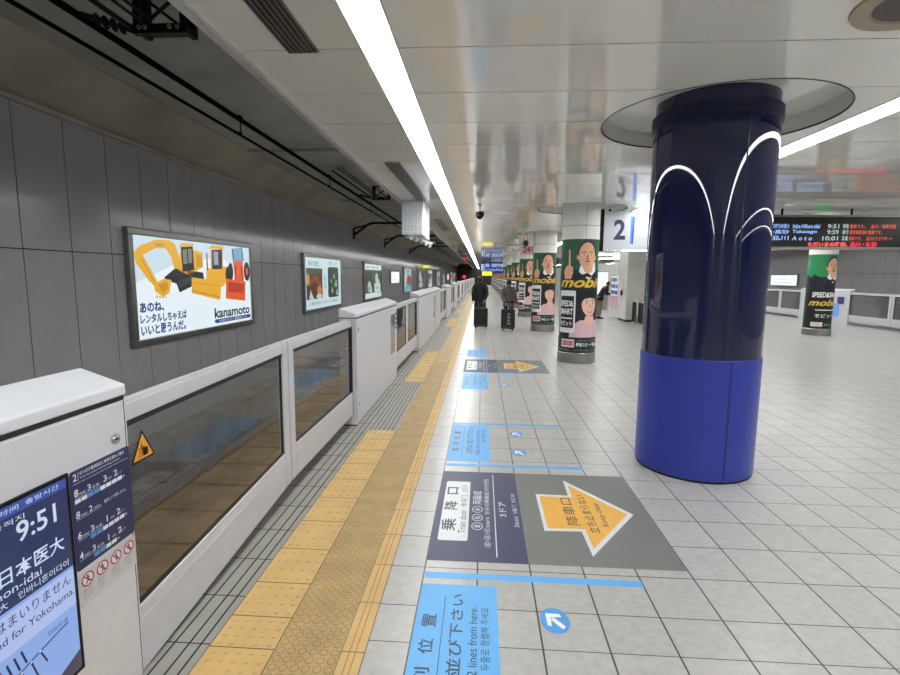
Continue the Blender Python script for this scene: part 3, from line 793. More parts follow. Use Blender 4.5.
# =================================================================== FLOOR STICKERS  (u along +Y, v along -X)
F_NAVY = ink((62, 64, 98), rough=.45); F_GREY = ink((118, 120, 118), rough=.5); F_BLUE = ink((98, 176, 236), rough=.45); F_W = ink((216, 220, 224)); F_ORG = ink((232, 176, 74)); F_K = ink((28, 34, 66)); F_NV = ink((24, 50, 98))
def floor_sticker(name, x, y, P, label, cat='floor sign', group=None):
    b = MB(); P.emit(b, lambda u, v, l: (-v, u, .0006 + l * .0005)); o = b.build(name); o.location = (x, y, 0)
    return tag(o, label, cat, group)
def P_navy():
    P = Print(); P.rect(-.71, -.315, .71, .315, F_NAVY, 1)       # centre at x=0, y=3.59
    P.rrect(-.47, .067, .49, .268, .02, F_W, 2)
    P.text('乗', -.345, .155, -.165, .258, F_K, 3, bold=.015); P.text('降', -.03, .155, .115, .258, F_K, 3, bold=.015); P.text('口', .235, .16, .37, .250, F_K, 3, bold=.02)
    P.text('Train door', -.37, .085, -.03, .135, F_K, 3); P.text('电车门', .03, .085, .22, .135, F_K, 3); P.text('승강구', .28, .085, .42, .135, F_K, 3)
    P.text('⑧⑥④', -.32, -.035, .04, .045, F_W, 3); P.text('両編成', .07, -.03, .31, .045, F_W, 3)
    P.text('⑧⑥④cars', -.54, -.085, -.13, -.045, F_W, 3); P.text('⑧⑥④辆编组', -.09, -.085, .29, -.045, F_W, 3); P.text('⑧⑥④량 편성', .31, -.085, .55, -.045, F_W, 3)
    P.rect(-.65, -.126, .655, -.119, F_W, 3)
    P.text('3ドア', -.115, -.21, .13, -.155, F_W, 3, bold=.012)
    P.text('3doors', -.26, -.292, -.10, -.255, F_W, 3); P.text('3扇门', -.06, -.292, .08, -.255, F_W, 3); P.text('3도어', .12, -.292, .27, -.255, F_W, 3)
    return P
def P_grey():
    P = Print(); P.rect(-.71, -.47, .71, .47, F_GREY, 1)         # centre at x=.785, y=3.59
    def ar(k_, m, l):
        P.poly([(-.30 + k_, .325 - k_), (.30 - k_, .325 - k_), (.28 - k_, .06 + .0), (.585 - k_ * 2.2, .06 - k_ * .3), (.0, -.365 + k_ * 1.6), (-.59 + k_ * 2.2, .06 - k_ * .3), (-.28 + k_, .06)], m, l)
    P.poly([(-.295, .325), (.295, .325), (.285, .07), (.585, .06), (-.005, -.362), (-.595, .06), (-.285, .07)], F_W, 2)
    P.poly([(-.258, .297), (.258, .297), (.248, .040), (.49, .034), (-.005, -.318), (-.50, .034), (-.248, .040)], F_ORG, 3)
    P.text('降車口', -.20, .060, .235, .150, F_K, 4)
    P.text('立ち止まらない', -.30, -.055, .30, .015, F_K, 4, bold=.006); P.text('Keep clear', -.20, -.150, .17, -.095, F_K, 4)
    return P
def P_blue(L, full=True):
    P = Print(); P.rect(-L / 2, -.21, L / 2, .21, F_BLUE, 1)
    P.line([(-L / 2 + .10, .07), (L / 2 - .11, .07)], .004, F_NV, 2)
    for k_, ch in enumerate('整列位置'): P.text(ch, -.31 + k_ * .18, .104, -.21 + k_ * .18, .175, F_NV, 2, bold=.015)
    P.text('2列に並び下さい', -.37, -.033, .50, .035, F_NV, 2, bold=.01)
    P.text('Please form 2 lines from here.', -.39, -.105, .398, -.062, F_NV, 2)
    P.text('두줄로 정렬해 주세요', -.03, -.165, .396, -.122, F_NV, 2)
    return P
def P_circ():
    P = Print(); P.ell(0, 0, .098, .075, ink((86, 160, 224)), 1, n=32)
    a_ = math.radians(45); c_, s_ = math.cos(a_), math.sin(a_)
    def rr(p): return [(x * c_ - y * s_, (x * s_ + y * c_) * .8) for x, y in p]
    P.poly(rr([(-.075, -.014), (.02, -.014), (.02, .014), (-.075, .014)]), INKW, 2); 
    P.poly(rr([(.075, 0), (.01, .062), (-.014, .052), (.03, 0)]), INKW, 3); P.poly(rr([(.075, 0), (.03, 0), (-.014, -.052), (.01, -.062)]), INKW, 3)
    return P
def P_bar(L): 
    P = Print(); P.rect(-.03, -L, .03, 0, F_BLUE, 1); return P
for yc, q in ((3.59, 'nearest'), (9.68, 'second')):
    floor_sticker('boarding_sign', 0, yc, P_navy(), 'navy floor sign with white boarding door plate, %s one' % q, group='navy boarding floor signs')
    floor_sticker('keep_clear_sign', .785, yc, P_grey(), 'grey floor sign with orange arrow reading keep clear, %s one' % q, group='grey keep clear floor signs')
floor_sticker('queue_sign', -.10, 2.06, P_blue(1.17), 'light blue queue sign on the floor at the bottom of view, nearest one', group='light blue queue floor signs')
floor_sticker('queue_sign', -.10, 5.135, P_blue(1.17), 'light blue queue sign just beyond the nearest navy floor sign', group='light blue queue floor signs')
floor_sticker('queue_sign', -.085, 8.22, P_blue(1.28), 'light blue queue sign on the near side of the second navy floor sign', group='light blue queue floor signs')
floor_sticker('queue_sign', -.09, 11.27, P_blue(1.2), 'light blue queue sign on the far side of the second navy floor sign', group='light blue queue floor signs')
for x, y, t in ((-.305, 2.73, 'in front of the nearest queue sign'), (-.30, 4.46, 'between navy sign and second queue sign'), (-.31, 5.77, 'just beyond the second queue sign'), (-.31, 8.94, 'between third queue sign and second navy sign')):
    floor_sticker('guide_line', x, y, P_bar(1.25), 'thin light blue line across the floor, ' + t, 'floor line', 'light blue guide lines')
for x, y, t in ((.40, 2.385, 'nearest, beside the bottom queue sign'), (.396, 4.83, 'beside the near end of the second queue sign'), (.407, 5.42, 'beside the far end of the second queue sign'), (.40, 7.95, 'beside the near end of the third queue sign'), (.40, 8.55, 'beside the far end of the third queue sign')):
    floor_sticker('arrow_sticker', x, y, P_circ(), 'round blue floor sticker with white arrow, ' + t, 'floor sticker', 'round arrow stickers')

# =================================================================== LIT WALL ADVERTISEMENTS
def lightbox(y, z, W, H, P, label, name='wall_lightbox', fr=.10, cat='advertisement', x=WL + .03, sgn=1, grp='lit advertisements on the left tunnel wall'):
    r = empty(name, (x, y, z)); tag(r, label, cat, grp)
    b = MB(); d = .08 * sgn
    if sgn > 0: r.location = (x, y * .978, 1.745 + (z - 1.745) * .978); r.scale = (1, .978, .978)
    X = lambda a, c: (min(a, c), max(a, c))
    b.box(*X(0, d), -fr, W + fr, -fr, 0, M_FRAME); b.box(*X(0, d), -fr, W + fr, H, H + fr, M_FRAME)
    b.box(*X(0, d), -fr, 0, 0, H, M_FRAME); b.box(*X(0, d), W, W + fr, 0, H, M_FRAME); b.build('frame', r, bevel=.012)
    b = MB(); b.box(*X(0, d * .6), 0, W, 0, H, M_SEAM)
    P.emit(b, (lambda u, v, l: (d * .6 + (.001 + l * .0015) * sgn, u, v)) if sgn > 0 else (lambda u, v, l: (d * .6 - (.001 + l * .0015), W - u, v)))
    b.build('poster', r); return r
M_FRAME = mat('dark_metal_frame', (150, 150, 148), 0.3, metal=0.8)
E_ = .95
def E(c, e=E_): return ink(c, e)
def P_ad1():
    P = Print(); W, H = 3.5, 1.47
    P.rect(0, 0, W, H, E((232, 244, 250)), 1)
    P.poly([(0, H), (W, H), (W, .75), (2.4, 1.25), (1.0, 1.1), (0, .8)], E((205, 224, 236)), 2)
    Yl = E((230, 172, 44)); Yd = E((205, 146, 24)); K = E((24, 28, 36)); G = E((120, 130, 110)); O = E((226, 92, 40)); Od = E((180, 56, 24)); NB = E((20, 34, 120))
    P.poly([(.01, 1.22), (.14, 1.32), (.50, 1.43), (.84, 1.45), (.98, 1.40), (1.08, 1.2), (1.06, 1.0), (.92, 1.03), (.86, 1.20), (.74, 1.32), (.5, 1.31), (.22, 1.20)], Yl, 4)
    P.poly([(.02, 1.24), (.2, 1.21), (.5, .81), (.41, .75), (.05, 1.08)], Yl, 5); P.line([(.16, 1.16), (.44, .80)], .02, Yd, 6); P.line([(.16, 1.0), (.34, .82)], .03, Yd, 4)
    P.poly([(.41, .79), (.66, .86), (.83, .84), (.76, .64), (.6, .58), (.42, .68)], Yl, 6); P.poly([(.5, .78), (.72, .81), (.74, .70), (.6, .64)], Yd, 7); P.text('KANAMOTO', .50, 1.345, .70, 1.385, K, 7)
    for q in range(4): P.poly([(.44 + q * .07, .62 - .01 * q), (.49 + q * .07, .60 - .01 * q), (.45 + q * .07, .56)], Yd, 6)
    P.poly([(1.02, 1.0), (1.12, 1.30), (1.5, 1.33), (1.75, 1.30), (1.75, 1.06), (1.5, .97), (1.29, .92)], Yl, 5); P.rect(1.54, 1.05, 1.72, 1.26, Yd, 6)
    P.poly([(1.12, 1.36), (1.46, 1.40), (1.47, 1.00), (1.14, .97)], K, 7); P.poly([(1.16, 1.32), (1.28, 1.335), (1.28, 1.10), (1.17, 1.09)], G, 8); P.poly([(1.31, 1.34), (1.42, 1.35), (1.42, 1.12), (1.31, 1.11)], G, 8); P.poly([(1.08, 1.38), (1.18, 1.43), (1.48, 1.43), (1.48, 1.39), (1.12, 1.36)], Yl, 8)
    P.poly([(.66, .88), (.94, 1.02), (1.74, .96), (1.76, .84), (1.42, .74), (1.03, .64), (.96, .78), (.70, .84)], K, 5)
    for q in range(7): P.line([(1.0 + q * .055, .70 + q * .016), (1.06 + q * .055, .84 + q * .012)], .012, E((90, 96, 100)), 6)
    P.poly([(1.82, .82), (1.86, 1.05), (2.05, 1.02), (2.3, 1.1), (2.6, 1.06), (2.58, .85), (2.4, .70)], Yl, 4)
    P.poly([(2.02, 1.36), (2.42, 1.39), (2.38, 1.03), (2.0, 1.02)], K, 5); P.poly([(1.96, 1.38), (2.02, 1.44), (2.46, 1.45), (2.46, 1.39)], Yl, 6); P.rect(2.10, 1.10, 2.26, 1.34, E((150, 160, 180)), 6); P.line([(2.02, 1.02), (2.04, 1.38)], .03, Yl, 6); P.line([(2.40, 1.04), (2.42, 1.40)], .03, Yl, 6); P.line([(1.88, 1.0), (1.88, 1.30)], .035, K, 6)
    P.poly([(1.38, .88), (2.33, .80), (2.25, .46), (1.35, .62)], Yl, 8); P.line([(1.38, .80), (2.30, .71)], .014, Yd, 9); P.line([(1.37, .66), (2.26, .51)], .03, Yd, 9)
    P.ell(2.60, .92, .10, .16, K, 5)
    P.poly([(2.80, 1.20), (2.86, .80), (3.22, .80), (3.20, 1.22)], O, 5); P.poly([(2.76, 1.42), (3.20, 1.47), (3.25, 1.20), (2.80, 1.18)], E((120, 165, 200)), 5); P.line([(2.8, 1.42), (2.84, 1.2)], .03, K, 6); P.line([(3.18, 1.46), (3.22, 1.2)], .03, K, 6)
    P.ell(3.36, .99, .13, .19, K, 6); P.ell(3.36, .99, .05, .08, O, 7); P.ell(2.70, .98, .10, .17, K, 4)
    P.line([(2.92, 1.1), (2.84, .8)], .05, Od, 7); P.line([(3.12, 1.1), (3.16, .8)], .05, Od, 7)
    P.poly([(2.50, .85), (3.28, .79), (3.23, .40), (2.46, .48)], O, 8); P.poly([(2.58, .79), (3.20, .74), (3.15, .56), (2.56, .60)], Od, 9)
    P.text('あのね、', .07, .375, .62, .525, NB, 4, bold=.035); P.text('レンタルしちゃえば', .07, .215, 1.19, .355, NB, 4, bold=.035); P.text('いいと思うんだ。', .07, .045, 1.15, .195, NB, 4, bold=.035)
    P.text('kanamoto', 2.05, .135, 3.42, .32, K, 4, bold=.025); P.poly([(2.10, .045), (3.44, .045), (3.46, .115), (2.08, .115), (2.03, .08)], E((24, 60, 130)), 4); P.text('株式会社カナモト  建設機械レンタル', 2.2, .062, 3.3, .10, E((230, 240, 250)), 5)
    return P
def P_ad2():
    P = Print(); W, H = 3.5, 1.46
    P.rect(0, 0, W, H, E((206, 228, 234), .85), 1)
    a, c = .10, .27
    P.rrect(.12, .27, 1.52, 1.10, .06, E((96, 66, 50), .6), 2); P.poly([(.2, .70), (.8, 1.0), (1.5, .72), (1.2, .62), (.8, .80), (.4, .62)], E((150, 84, 50), .6), 3)
    P.ell(1.22, .50, .22, .16, E((224, 140, 40), .7), 4); P.ell(.24, .84, .14, .16, E((214, 170, 80), .7), 4); P.poly([(.3, .28), (.45, .55), (.62, .34), (.8, .28)], E((220, 226, 224), .7), 5); P.ell(1.2, .34, .26, .08, E((214, 226, 234), .7), 5); P.rect(.12, 1.0, 1.52, 1.16, E((70, 96, 92), .6), 3)
    P.rrect(2.08, .26, 3.22, 1.22, .12, E((38, 62, 54), .6), 2)
    for u, v, s in ((2.5, .5, .12), (2.9, .7, .16), (2.7, .95, .10), (3.0, .42, .13), (2.4, .8, .08)): P.ell(u, v, s, s * .6, E((150, 186, 150), .65), 3, rot=.6); P.ell(u + .05, v - .06, s * .4, s * .4, E((210, 226, 206), .7), 4)
    P.ell(2.35, .36, .1, .05, E((140, 60, 50), .6), 3)
    P.text('秋の味覚', .30, 1.22, 1.2, 1.38, E((90, 120, 150), .7), 3); P.text('旅のごちそう', 2.2, 1.27, 3.1, 1.40, E((70, 100, 120), .7), 3); P.text('京急の旅', 1.66, .55, 1.92, .98, E((110, 140, 160), .7), 3)
    P.text('三浦半島まぐろきっぷ  発売中', .3, .10, 3.1, .20, E((90, 96, 110), .7), 3)
    return P
def P_ad3():
    P = Print(); W, H = 3.5, 1.46
    P.rect(0, 0, W, H, E((210, 230, 228), .85), 1); P.rect(0, .22, W, 1.22, E((78, 96, 88), .6), 2); P.rect(.15, .62, 1.3, 1.12, E((58, 60, 76), .55), 3)
    for u, v, s in ((.9, .5, .3), (1.2, .35, .2), (2.4, .85, .3), (2.7, .55, .35), (2.2, .4, .25), (2.9, .35, .3)): P.ell(u, v, s, s * .8, E((196, 214, 196), .75), 4)
    P.rect(1.9, .24, 3.2, .62, E((206, 226, 228), .8), 5); P.ell(.85, .42, .1, .07, E((40, 50, 40), .5), 6); P.text('新発売', .3, 1.27, 2.9, 1.40, E((130, 150, 150), .7), 3)
    P.text('限定', 2.2, .36, 2.8, .50, E((60, 80, 90), .6), 6)
    return P
def P_ad4():
    P = Print(); W, H = 3.5, 1.46
    P.rect(0, 0, W, H, E((150, 190, 196), .7), 1); P.poly([(.9, .5), (1.4, .9), (2.2, 1.1), (3.3, .8), (3.1, .3), (2, .4)], E((150, 80, 60), .65), 3); P.poly([(.2, .2), (.6, 1.3), (1.2, 1.3), (1.0, .3)], E((206, 226, 220), .7), 2); P.poly([(2.1, .7), (2.4, 1.4), (3.1, 1.4), (2.7, .8)], E((190, 206, 216), .7), 2)
    P.ell(1.7, .28, 1.3, .16, E((90, 180, 184), .7), 4); P.text('水の都へ', 1.2, 1.2, 2.3, 1.35, E((40, 70, 80), .6), 5)
    return P
def P_ad5():
    P = Print(); W, H = 3.5, 1.46
    P.rect(0, 0, W, H, E((70, 74, 88), .5), 1); P.ell(1.4, .95, .7, .4, E((176, 180, 220), .75), 2); P.ell(2.0, .7, .6, .3, E((206, 206, 236), .75), 2); P.rrect(.6, .1, 3.0, .45, .1, E((190, 196, 186), .7), 3); P.poly([(1.9, .4), (2.1, .4), (2.2, 1.3), (2.0, 1.3)], E((120, 110, 150), .6), 3)
    return P
def P_scr(W, H):
    P = Print(); P.rect(0, 0, W, H, E((232, 240, 255), 1.15), 1); P.line([(W * .15, H * .3), (W * .8, H * .3)], .03, E((190, 200, 230)), 2); P.line([(W * .15, H * .6), (W * .6, H * .6)], .03, E((190, 200, 230)), 2); return P
lightbox(6.70, .80, 3.5, 1.47, P_ad1(), 'large lit advertisement of yellow and orange construction machines on the left wall')
lightbox(13.45, .76, 3.5, 1.46, P_ad2(), 'lit wall advertisement with brown food photo and dark green photo, second from the camera')
lightbox(20.45, .74, 3.5, 1.46, P_ad3(), 'lit wall advertisement in pale green and grey, third from the camera')
lightbox(26.45, 1.32, 2.75, .60, P_scr(2.75, .60), 'small bright white lit screen on the left wall', 'wall_screen', .06, 'screen')
lightbox(30.95, .70, 3.3, 1.46, P_ad4(), 'lit wall advertisement with red-brown shape on pale blue, left wall', )
lightbox(37.8, .70, 3.5, 1.46, P_ad5(), 'lit wall advertisement with lilac flowers on dark ground, left wall')
lightbox(45.0, .70, 3.5, 1.46, P_ad3(), 'unlit-looking grey green wall advertisement behind the lilac one')
for k_, (y, p, s_) in enumerate(((54, P_ad4, 'seventh'), (62, P_ad5, 'eighth'), (78, P_ad3, 'ninth'), (86, P_ad4, 'tenth'))):
    lightbox(y, .70, 3.5, 1.46, p(), 'tiny distant lit advertisement on the left wall, %s from the camera' % s_)
lightbox(70, 1.2, 2.75, .75, P_scr(2.75, .75), 'tiny distant white screen on the left wall near the dark tunnel end', 'wall_screen', .06, 'screen')
lightbox(28.5, 1.36, 2.5, .57, P_scr(2.5, .57), 'bright white lit screen on the far right wall beside the lone poster column', 'wall_screen', .06, 'screen', x=WR - .03, sgn=-1, grp='lit screens on the right wall')

# signals
r = empty('tunnel_signal', (-3.3, Y1 - 2, 1.2)); tag(r, 'small red signal lamp glowing at the dark tunnel end', 'signal')
b = MB(); b.box(-.25, .25, 0, .2, -.2, .9, M_BLACK); b.tube([(0, .1, -2.4), (0, .1, -.2)], .05, M_BLACK); b.build('housing', r)
b = MB(); b.sphere((0, -.03, .35), .26, mat('red_lamp', (255, 30, 40), .4, emit=5)); b.build('lamp', r)
r = empty('wall_sign', (WL + .03, 40.6, 2.32)); tag(r, 'small glowing yellow sign above the wall advertisements', 'sign')
b = MB(); b.box(0, .5, 0, .12, 0, .26, M_FRAME); b.build('case', r); b = MB(); b.box(.02, .48, -.012, 0, .02, .24, mat('yellow_lit', (230, 226, 60), .4, emit=1.0)); b.build('face', r)

# =================================================================== TRACK, WIRES, BRACKETS
for x, t in ((-2.55, 'steel rail nearest the platform, behind the glass gates'), (-3.98, 'steel rail nearest the tunnel wall, behind the glass gates')):
    b = MB(); b.prism([(-.065, 0), (.065, 0), (.065, .012), (.012, .03), (.012, .11), (.034, .12), (.034, .15), (-.034, .15), (-.034, .12), (-.012, .11), (-.012, .03), (-.065, .012)], 1, Y0, Y1, M_RUST)
    o = b.build('rail'); o.location = (x, 0, -1.09); tag(o, t, 'rail', 'track rails')
b = MB(); b.tube([(-3.2, Y0, 3.555), (-3.2, Y1, 3.555)], .018, M_CABLE, 8); tag(b.build('contact_wire'), 'thin lower overhead wire above the track', 'overhead wire')
b = MB(); b.tube([(-3.2, Y0, 3.75), (-3.2, Y1, 3.75)], .030, M_CABLE, 8); tag(b.build('messenger_wire'), 'thick upper overhead wire above the track', 'overhead wire')
hg = None
for k_ in range(12):
    y = 6.6 + k_ * 3.85
    lab = 'small black hanger joining the two overhead wires, %s from the camera' % ordn[k_]
    if hg is None:
        b = MB(); b.tube([(.036, 0, -.01), (.036, 0, .22)], .007, M_CABLE, 6); b.box(.026, .05, -.05, .05, .17, .22, M_CABLE); b.box(.016, .04, -.03, .03, -.012, .02, M_CABLE)
        hg = b.build('wire_hanger'); tag(hg, lab, 'wire hanger', 'wire hangers'); hg.location = (-3.2, y, 3.555)
    else: dup(hg, (-3.2, y, 3.555), lab)
def bracket(y, label):
    r = empty('wire_bracket', (-2.55, y, TZ)); tag(r, label, 'wire bracket', 'black wire brackets under the tunnel ceiling')
    b = MB()
    for x in (-.19, .19):
        for yy in (0, .12): b.box(x - .025, x + .025, yy - .025, yy + .025, -.32, 0, M_BLACK)
        b.box(x - .025, x + .025, 0, .12, -.32, -.27, M_BLACK)
    b.box(-.22, .22, -.03, .02, -.34, -.27, M_BLACK); b.box(-.19, .19, .10, .14, -.30, -.26, M_BLACK); b.box(-.22, .22, -.02, .0, -.03, 0, M_BLACK)
    b.tube([(-.19, 0, -.30), (.19, 0, -.02)], .014, M_BLACK, 6); b.tube([(-.19, .12, -.02), (.19, .12, -.30)], .014, M_BLACK, 6)
    b.build('frame', r)
    b = MB()
    for x in (-.16, -.11, .09, .15): b.lathe([(.018, -.035), (.018, -.045), (.008, -.05)], M_STEEL, c=(x, 0, -.30), n=10, axis='y')
    b.build('bolts', r)
    b = MB(); b.tube([(-.25, .1, -.28), (-.48, -.1, -.25), (-.55, -.14, -.24)], .018, M_BLACK, 8)
    for q in range(4): b.lathe([(.02, 0), (.05, .012), (.02, .025)], M_BLACK, c=(-.36 - q * .05, .04 - q * .025, -.262 + q * .008), n=12, axis='x')
    b.build('insulator_arm', r)
    b = MB(); b.tube([(-.35, -2.6, -.10), (-.12, -.05, -.27)], .012, M_BLACK, 6); b.tube([(-.27, -2.6, -.10), (-.06, -.05, -.25)], .012, M_BLACK, 6); b.tube([(-.45, -2.6, -.16), (-.22, .0, -.30)], .020, M_BLACK, 8); b.build('stay_rods', r)
    return r
bk = bracket(4.05, 'black wire bracket under the tunnel ceiling at the top left of view')
for k_, (y, t) in enumerate(((12.7, 'black wire bracket left of the hanging white cabinet'), (21.5, 'distant black wire bracket, third under the tunnel ceiling'), (30.3, 'distant black wire bracket, fourth under the tunnel ceiling'))): dup(bk, (-2.55, y, TZ), t)
def arm(y, label):
    r = empty('cantilever_arm', (WL + .03, y, 3.2)); tag(r, label, 'cantilever arm', 'black cantilever arms on the tunnel wall')
    b = MB(); b.tube([(0, 0, 0), (.55, 0, .40), (.75, 0, .45), (2.6, 0, .45)], .045, M_BLACK, 8); b.tube([(.0, 0, .25), (.7, 0, .42)], .03, M_BLACK, 8); b.box(-.01, .03, -.12, .12, -.15, .25, M_BLACK); b.build('tube', r); return r
am = arm(18.6, 'black bent pipe arm on the tunnel wall, left of the hanging white cabinet')
for k_, y in enumerate((24.5, 33.0)): dup(am, (WL + .03, y, 3.2), 'dark bent pipe arm high on the tunnel wall, %s from the camera' % ordn[k_ + 1])

# hanging white monitor cabinet with lamps
r = empty('hanging_monitor_cabinet', (-1.10, 9.3, 2.49)); tag(r, 'white ribbed plastic cabinet with small lamps hanging at the ceiling edge above the gates', 'monitor cabinet')
M_PL = mat('translucent_white_plastic', (206, 212, 220), 0.25, var=0.05, scale=12)
b = MB(); b.box(-.385, 0, 0, .5, 0, .61, M_PL); b.box(-.385, 0, .54, 1.15, -.03, .61, M_PL); M_RB = mat('white_plastic_rib', (228, 232, 238), 0.3)
for q in range(6): b.box(-.36 + q * .066, -.352 + q * .066, -.008, 0, .03, .58, M_RB)
for q in range(5): b.box(-.375, -.01, -.010, 0, .05 + q * .13, .058 + q * .13, M_RB)
for q in range(5): b.box(0, .010, .60 + q * .12, .61 + q * .12, 0, .58, M_RB)
b.build('case', r)
b = MB(); b.tube([(-.26, 0, .0), (-.08, 2.0, -.05)], .018, M_PL, 8); b.tube([(-.20, 0, .0), (-.02, 2.0, -.05)], .014, M_PL, 8)
for q in (.1, 1.0, 1.9): b.tube([(-.30 + q * .09, q, -.02), (-.12 + q * .09, q, -.02)], .01, M_PL, 6)
b.build('rail', r)
ML = mat('small_lamp_glass', (235, 238, 240), 0.15, var=0.02)
for q in range(5):
    b = MB(); y = .12 + q * .44; x = -.22 + y * .09; b.tube([(x, y, -.01 - y * .025), (x - .01, y - .03, -.05 - y * .025)], [.022, .036], ML, 12); b.sphere((x - .012, y - .04, -.06 - y * .025), .034, ML); b.build('lamp', r)

# CCTV domes
def cctv(x, y, label, drop=.14):
    r = empty('dome_camera', (x, y, CZ)); tag(r, label, 'security camera', 'dome cameras under the platform ceiling')
    b = MB(); b.tube([(0, 0, -drop), (0, 0, 0)], .014, M_STEEL, 8); b.lathe([(.05, 0), (.05, -.012)], M_STEEL, n=16); b.build('stem', r)
    b = MB(); b.lathe([(.001, -drop + .015), (.07, -drop), (.085, -drop - .035), (.085, -drop - .06)], M_BLACK, n=20); b.build('housing', r, smooth=True)
    b = MB(); b.sphere((0, 0, -drop - .07), .072, mat('smoked_dome', (8, 8, 10), 0.08)); b.build('dome', r, smooth=True)
cctv(-.06, 9.8, 'black dome camera hanging alone from the ceiling right of the light strip')
r = empty('dome_camera', (1.42, 16.2, 2.72)); tag(r, 'black dome camera on a white bracket beside the second poster column', 'security camera', 'dome cameras under the platform ceiling')
b = MB(); b.tube([(.15, .0, .38), (-.05, 0, .38), (-.05, 0, .12)], .02, M_CLAD, 8); b.box(.02, .20, -.05, .05, -.02, .36, M_CLAD); b.build('bracket', r)
b = MB(); b.sphere((-.05, 0, .06), .10, mat('smoked_dome')); b.build('dome', r, smooth=True)

# =================================================================== SIGNS AND DEPARTURE BOARD
r = empty('platform_number_sign', (2.43, 10.42, 2.29)); tag(r, 'white hanging sign with navy number 2 and blue bar beside the nearest poster column', 'sign')
b = MB(); b.box(0, .95, 0, .12, 0, .755, mat('sign_white_face', (196, 200, 208), .35, emit=.06, var=.01)); b.build('case', r, bevel=.01)
b = MB(); b.box(-.05, 0, -.01, .13, -.03, .80, M_BLACK); b.box(.95, .97, -.01, .13, -.02, .78, M_STEEL); b.box(.1, .14, .04, .08, .755, .81, M_BLACK); b.box(.8, .84, .04, .08, .755, .81, M_BLACK); b.build('frame', r)
P = Print(); P.text('2', .20, .20, .43, .60, ink((18, 26, 78)), 2, bold=.03); P.poly([(.53, .12), (.565, .12), (.575, .66), (.53, .66)], ink((60, 140, 230)), 2); P.poly([(.565, .12), (.59, .12), (.605, .66), (.575, .66)], ink((24, 70, 160)), 2)
b = MB(); P.emit(b, lambda u, v, l: (u, -.001 - l * .001, v)); b.build('numeral', r)

r = empty('departure_board', (5.55, 10.30, 2.33)); tag(r, 'black hanging departure board with red, orange and blue-white lettering, upper right', 'departure board')
b = MB(); b.box(0, 3.3, 0, .22, .03, .60, mat('board_black', (10, 11, 13), .3)); b.build('case', r)
b = MB(); b.box(-.03, 3.33, -.02, .24, -.01, .03, M_STEEL); b.box(-.03, 3.33, -.02, .24, .60, .64, M_STEEL)
for x in (.3, 1.6, 2.9): b.tube([(x, .11, .64), (x, .11, .77)], .02, M_BLACK, 8)
b.build('frame', r)
BW = ink((150, 190, 255), 1.2); GW = ink((190, 215, 215), 1.0); OR = ink((240, 90, 50), 1.1); RD = ink((255, 30, 60), 1.5); RO = ink((255, 90, 70), 1.5)
P = Print()
def put(P, nm): b = MB(); P.emit(b, lambda u, v, l: (u, -.002 - l * .001, v)); return b.build(nm, r)
def row(v, a, e, t, c, o_, w_):
    P = Print(); P.text(a, .08, v, .40, v + .085, BW, 1, bold=.015); P.text(e, .46, v, w_, v + .08, BW, 1, bold=.015, slant=.1); P.text(t, 1.11 - (.08 if len(t) > 4 else 0), v, 1.32, v + .08, GW, 1, bold=.01)
    P.text(c, 1.39, v, 1.50, v + .085, GW, 1, bold=.01); put(P, 'departure_row'); P = Print(); P.text(o_[0], 1.52, v, o_[1], v + .075, OR, 1, bold=.005); put(P, 'orange_message')
row(.385, '印旛日本医大', 'Inba-Nihon-idai', '9:51', '特急', ('電車です。　品川・浅草方面', 2.36), .97)
row(.275, '▸高砂', 'Takasago', '9:59', '急行', ('都営線直通の電車です。', 2.12), .92)
row(.155, '品川', 'A o t o', '10:01', '普通', ('電車です。　品川からエアポート', 2.32), .84)
P = Print(); P.text('ただいまの時刻、', .77, .035, 1.51, .125, RO, 1, bold=.03); P.text('品川・新橋', 1.56, .035, 2.05, .125, RD, 1, bold=.03)
put(P, 'red_message')

r = empty('direction_sign', (-.10, 44, 2.0)); tag(r, 'distant lit blue direction sign hanging across the platform', 'sign')
b = MB(); b.box(0, 2.1, 0, .25, 0, .95, ink((22, 46, 140), .7)); b.build('case', r)
P = Print(); P.rect(.04, .2, .30, .75, ink((210, 225, 250), 1), 1); P.text('2', .10, .25, .24, .70, ink((20, 30, 110), .5), 2, bold=.02); P.text('横浜・羽田空港方面', .40, .5, 1.9, .82, ink((190, 214, 255), 1), 1, bold=.02); P.text('for Yokohama & Haneda', .40, .18, 1.95, .42, ink((190, 214, 255), 1), 1)
b = MB(); P.emit(b, lambda u, v, l: (u, -.01 - l * .01, v)); b.build('lettering', r)
b = MB()
for x in (.3, 1.8): b.tube([(x, .12, .95), (x, .12, 1.1)], .03, M_BLACK, 8)
b.build('hangers', r)
r = empty('exit_sign', (.02, 40, 1.75 + .03)); tag(r, 'small glowing yellow sign under the distant blue direction sign', 'sign')
b = MB(); b.box(0, .75, 0, .15, 0, .30, mat('yellow_lit')); b.build('case', r)
b = MB(); b.tube([(.1, .07, .3), (.1, .07, 1.32)], .015, M_BLACK, 6); b.tube([(.65, .07, .3), (.65, .07, 1.32)], .015, M_BLACK, 6); b.build('hangers', r)
r = empty('car_number_sign', (1.58, 20.6, 2.60)); tag(r, 'small pale sign with red characters hanging left of the poster columns', 'sign')
b = MB(); b.box(0, .52, 0, .1, 0, .42, ink((214, 190, 186))); b.tube([(.26, .05, .42), (.26, .05, .5)], .015, M_STEEL, 6); b.build('case', r)
P = Print(); P.text('241', .06, .08, .46, .34, ink((200, 50, 56)), 1, bold=.03); b = MB(); P.emit(b, lambda u, v, l: (u, -.004, v)); b.build('lettering', r)

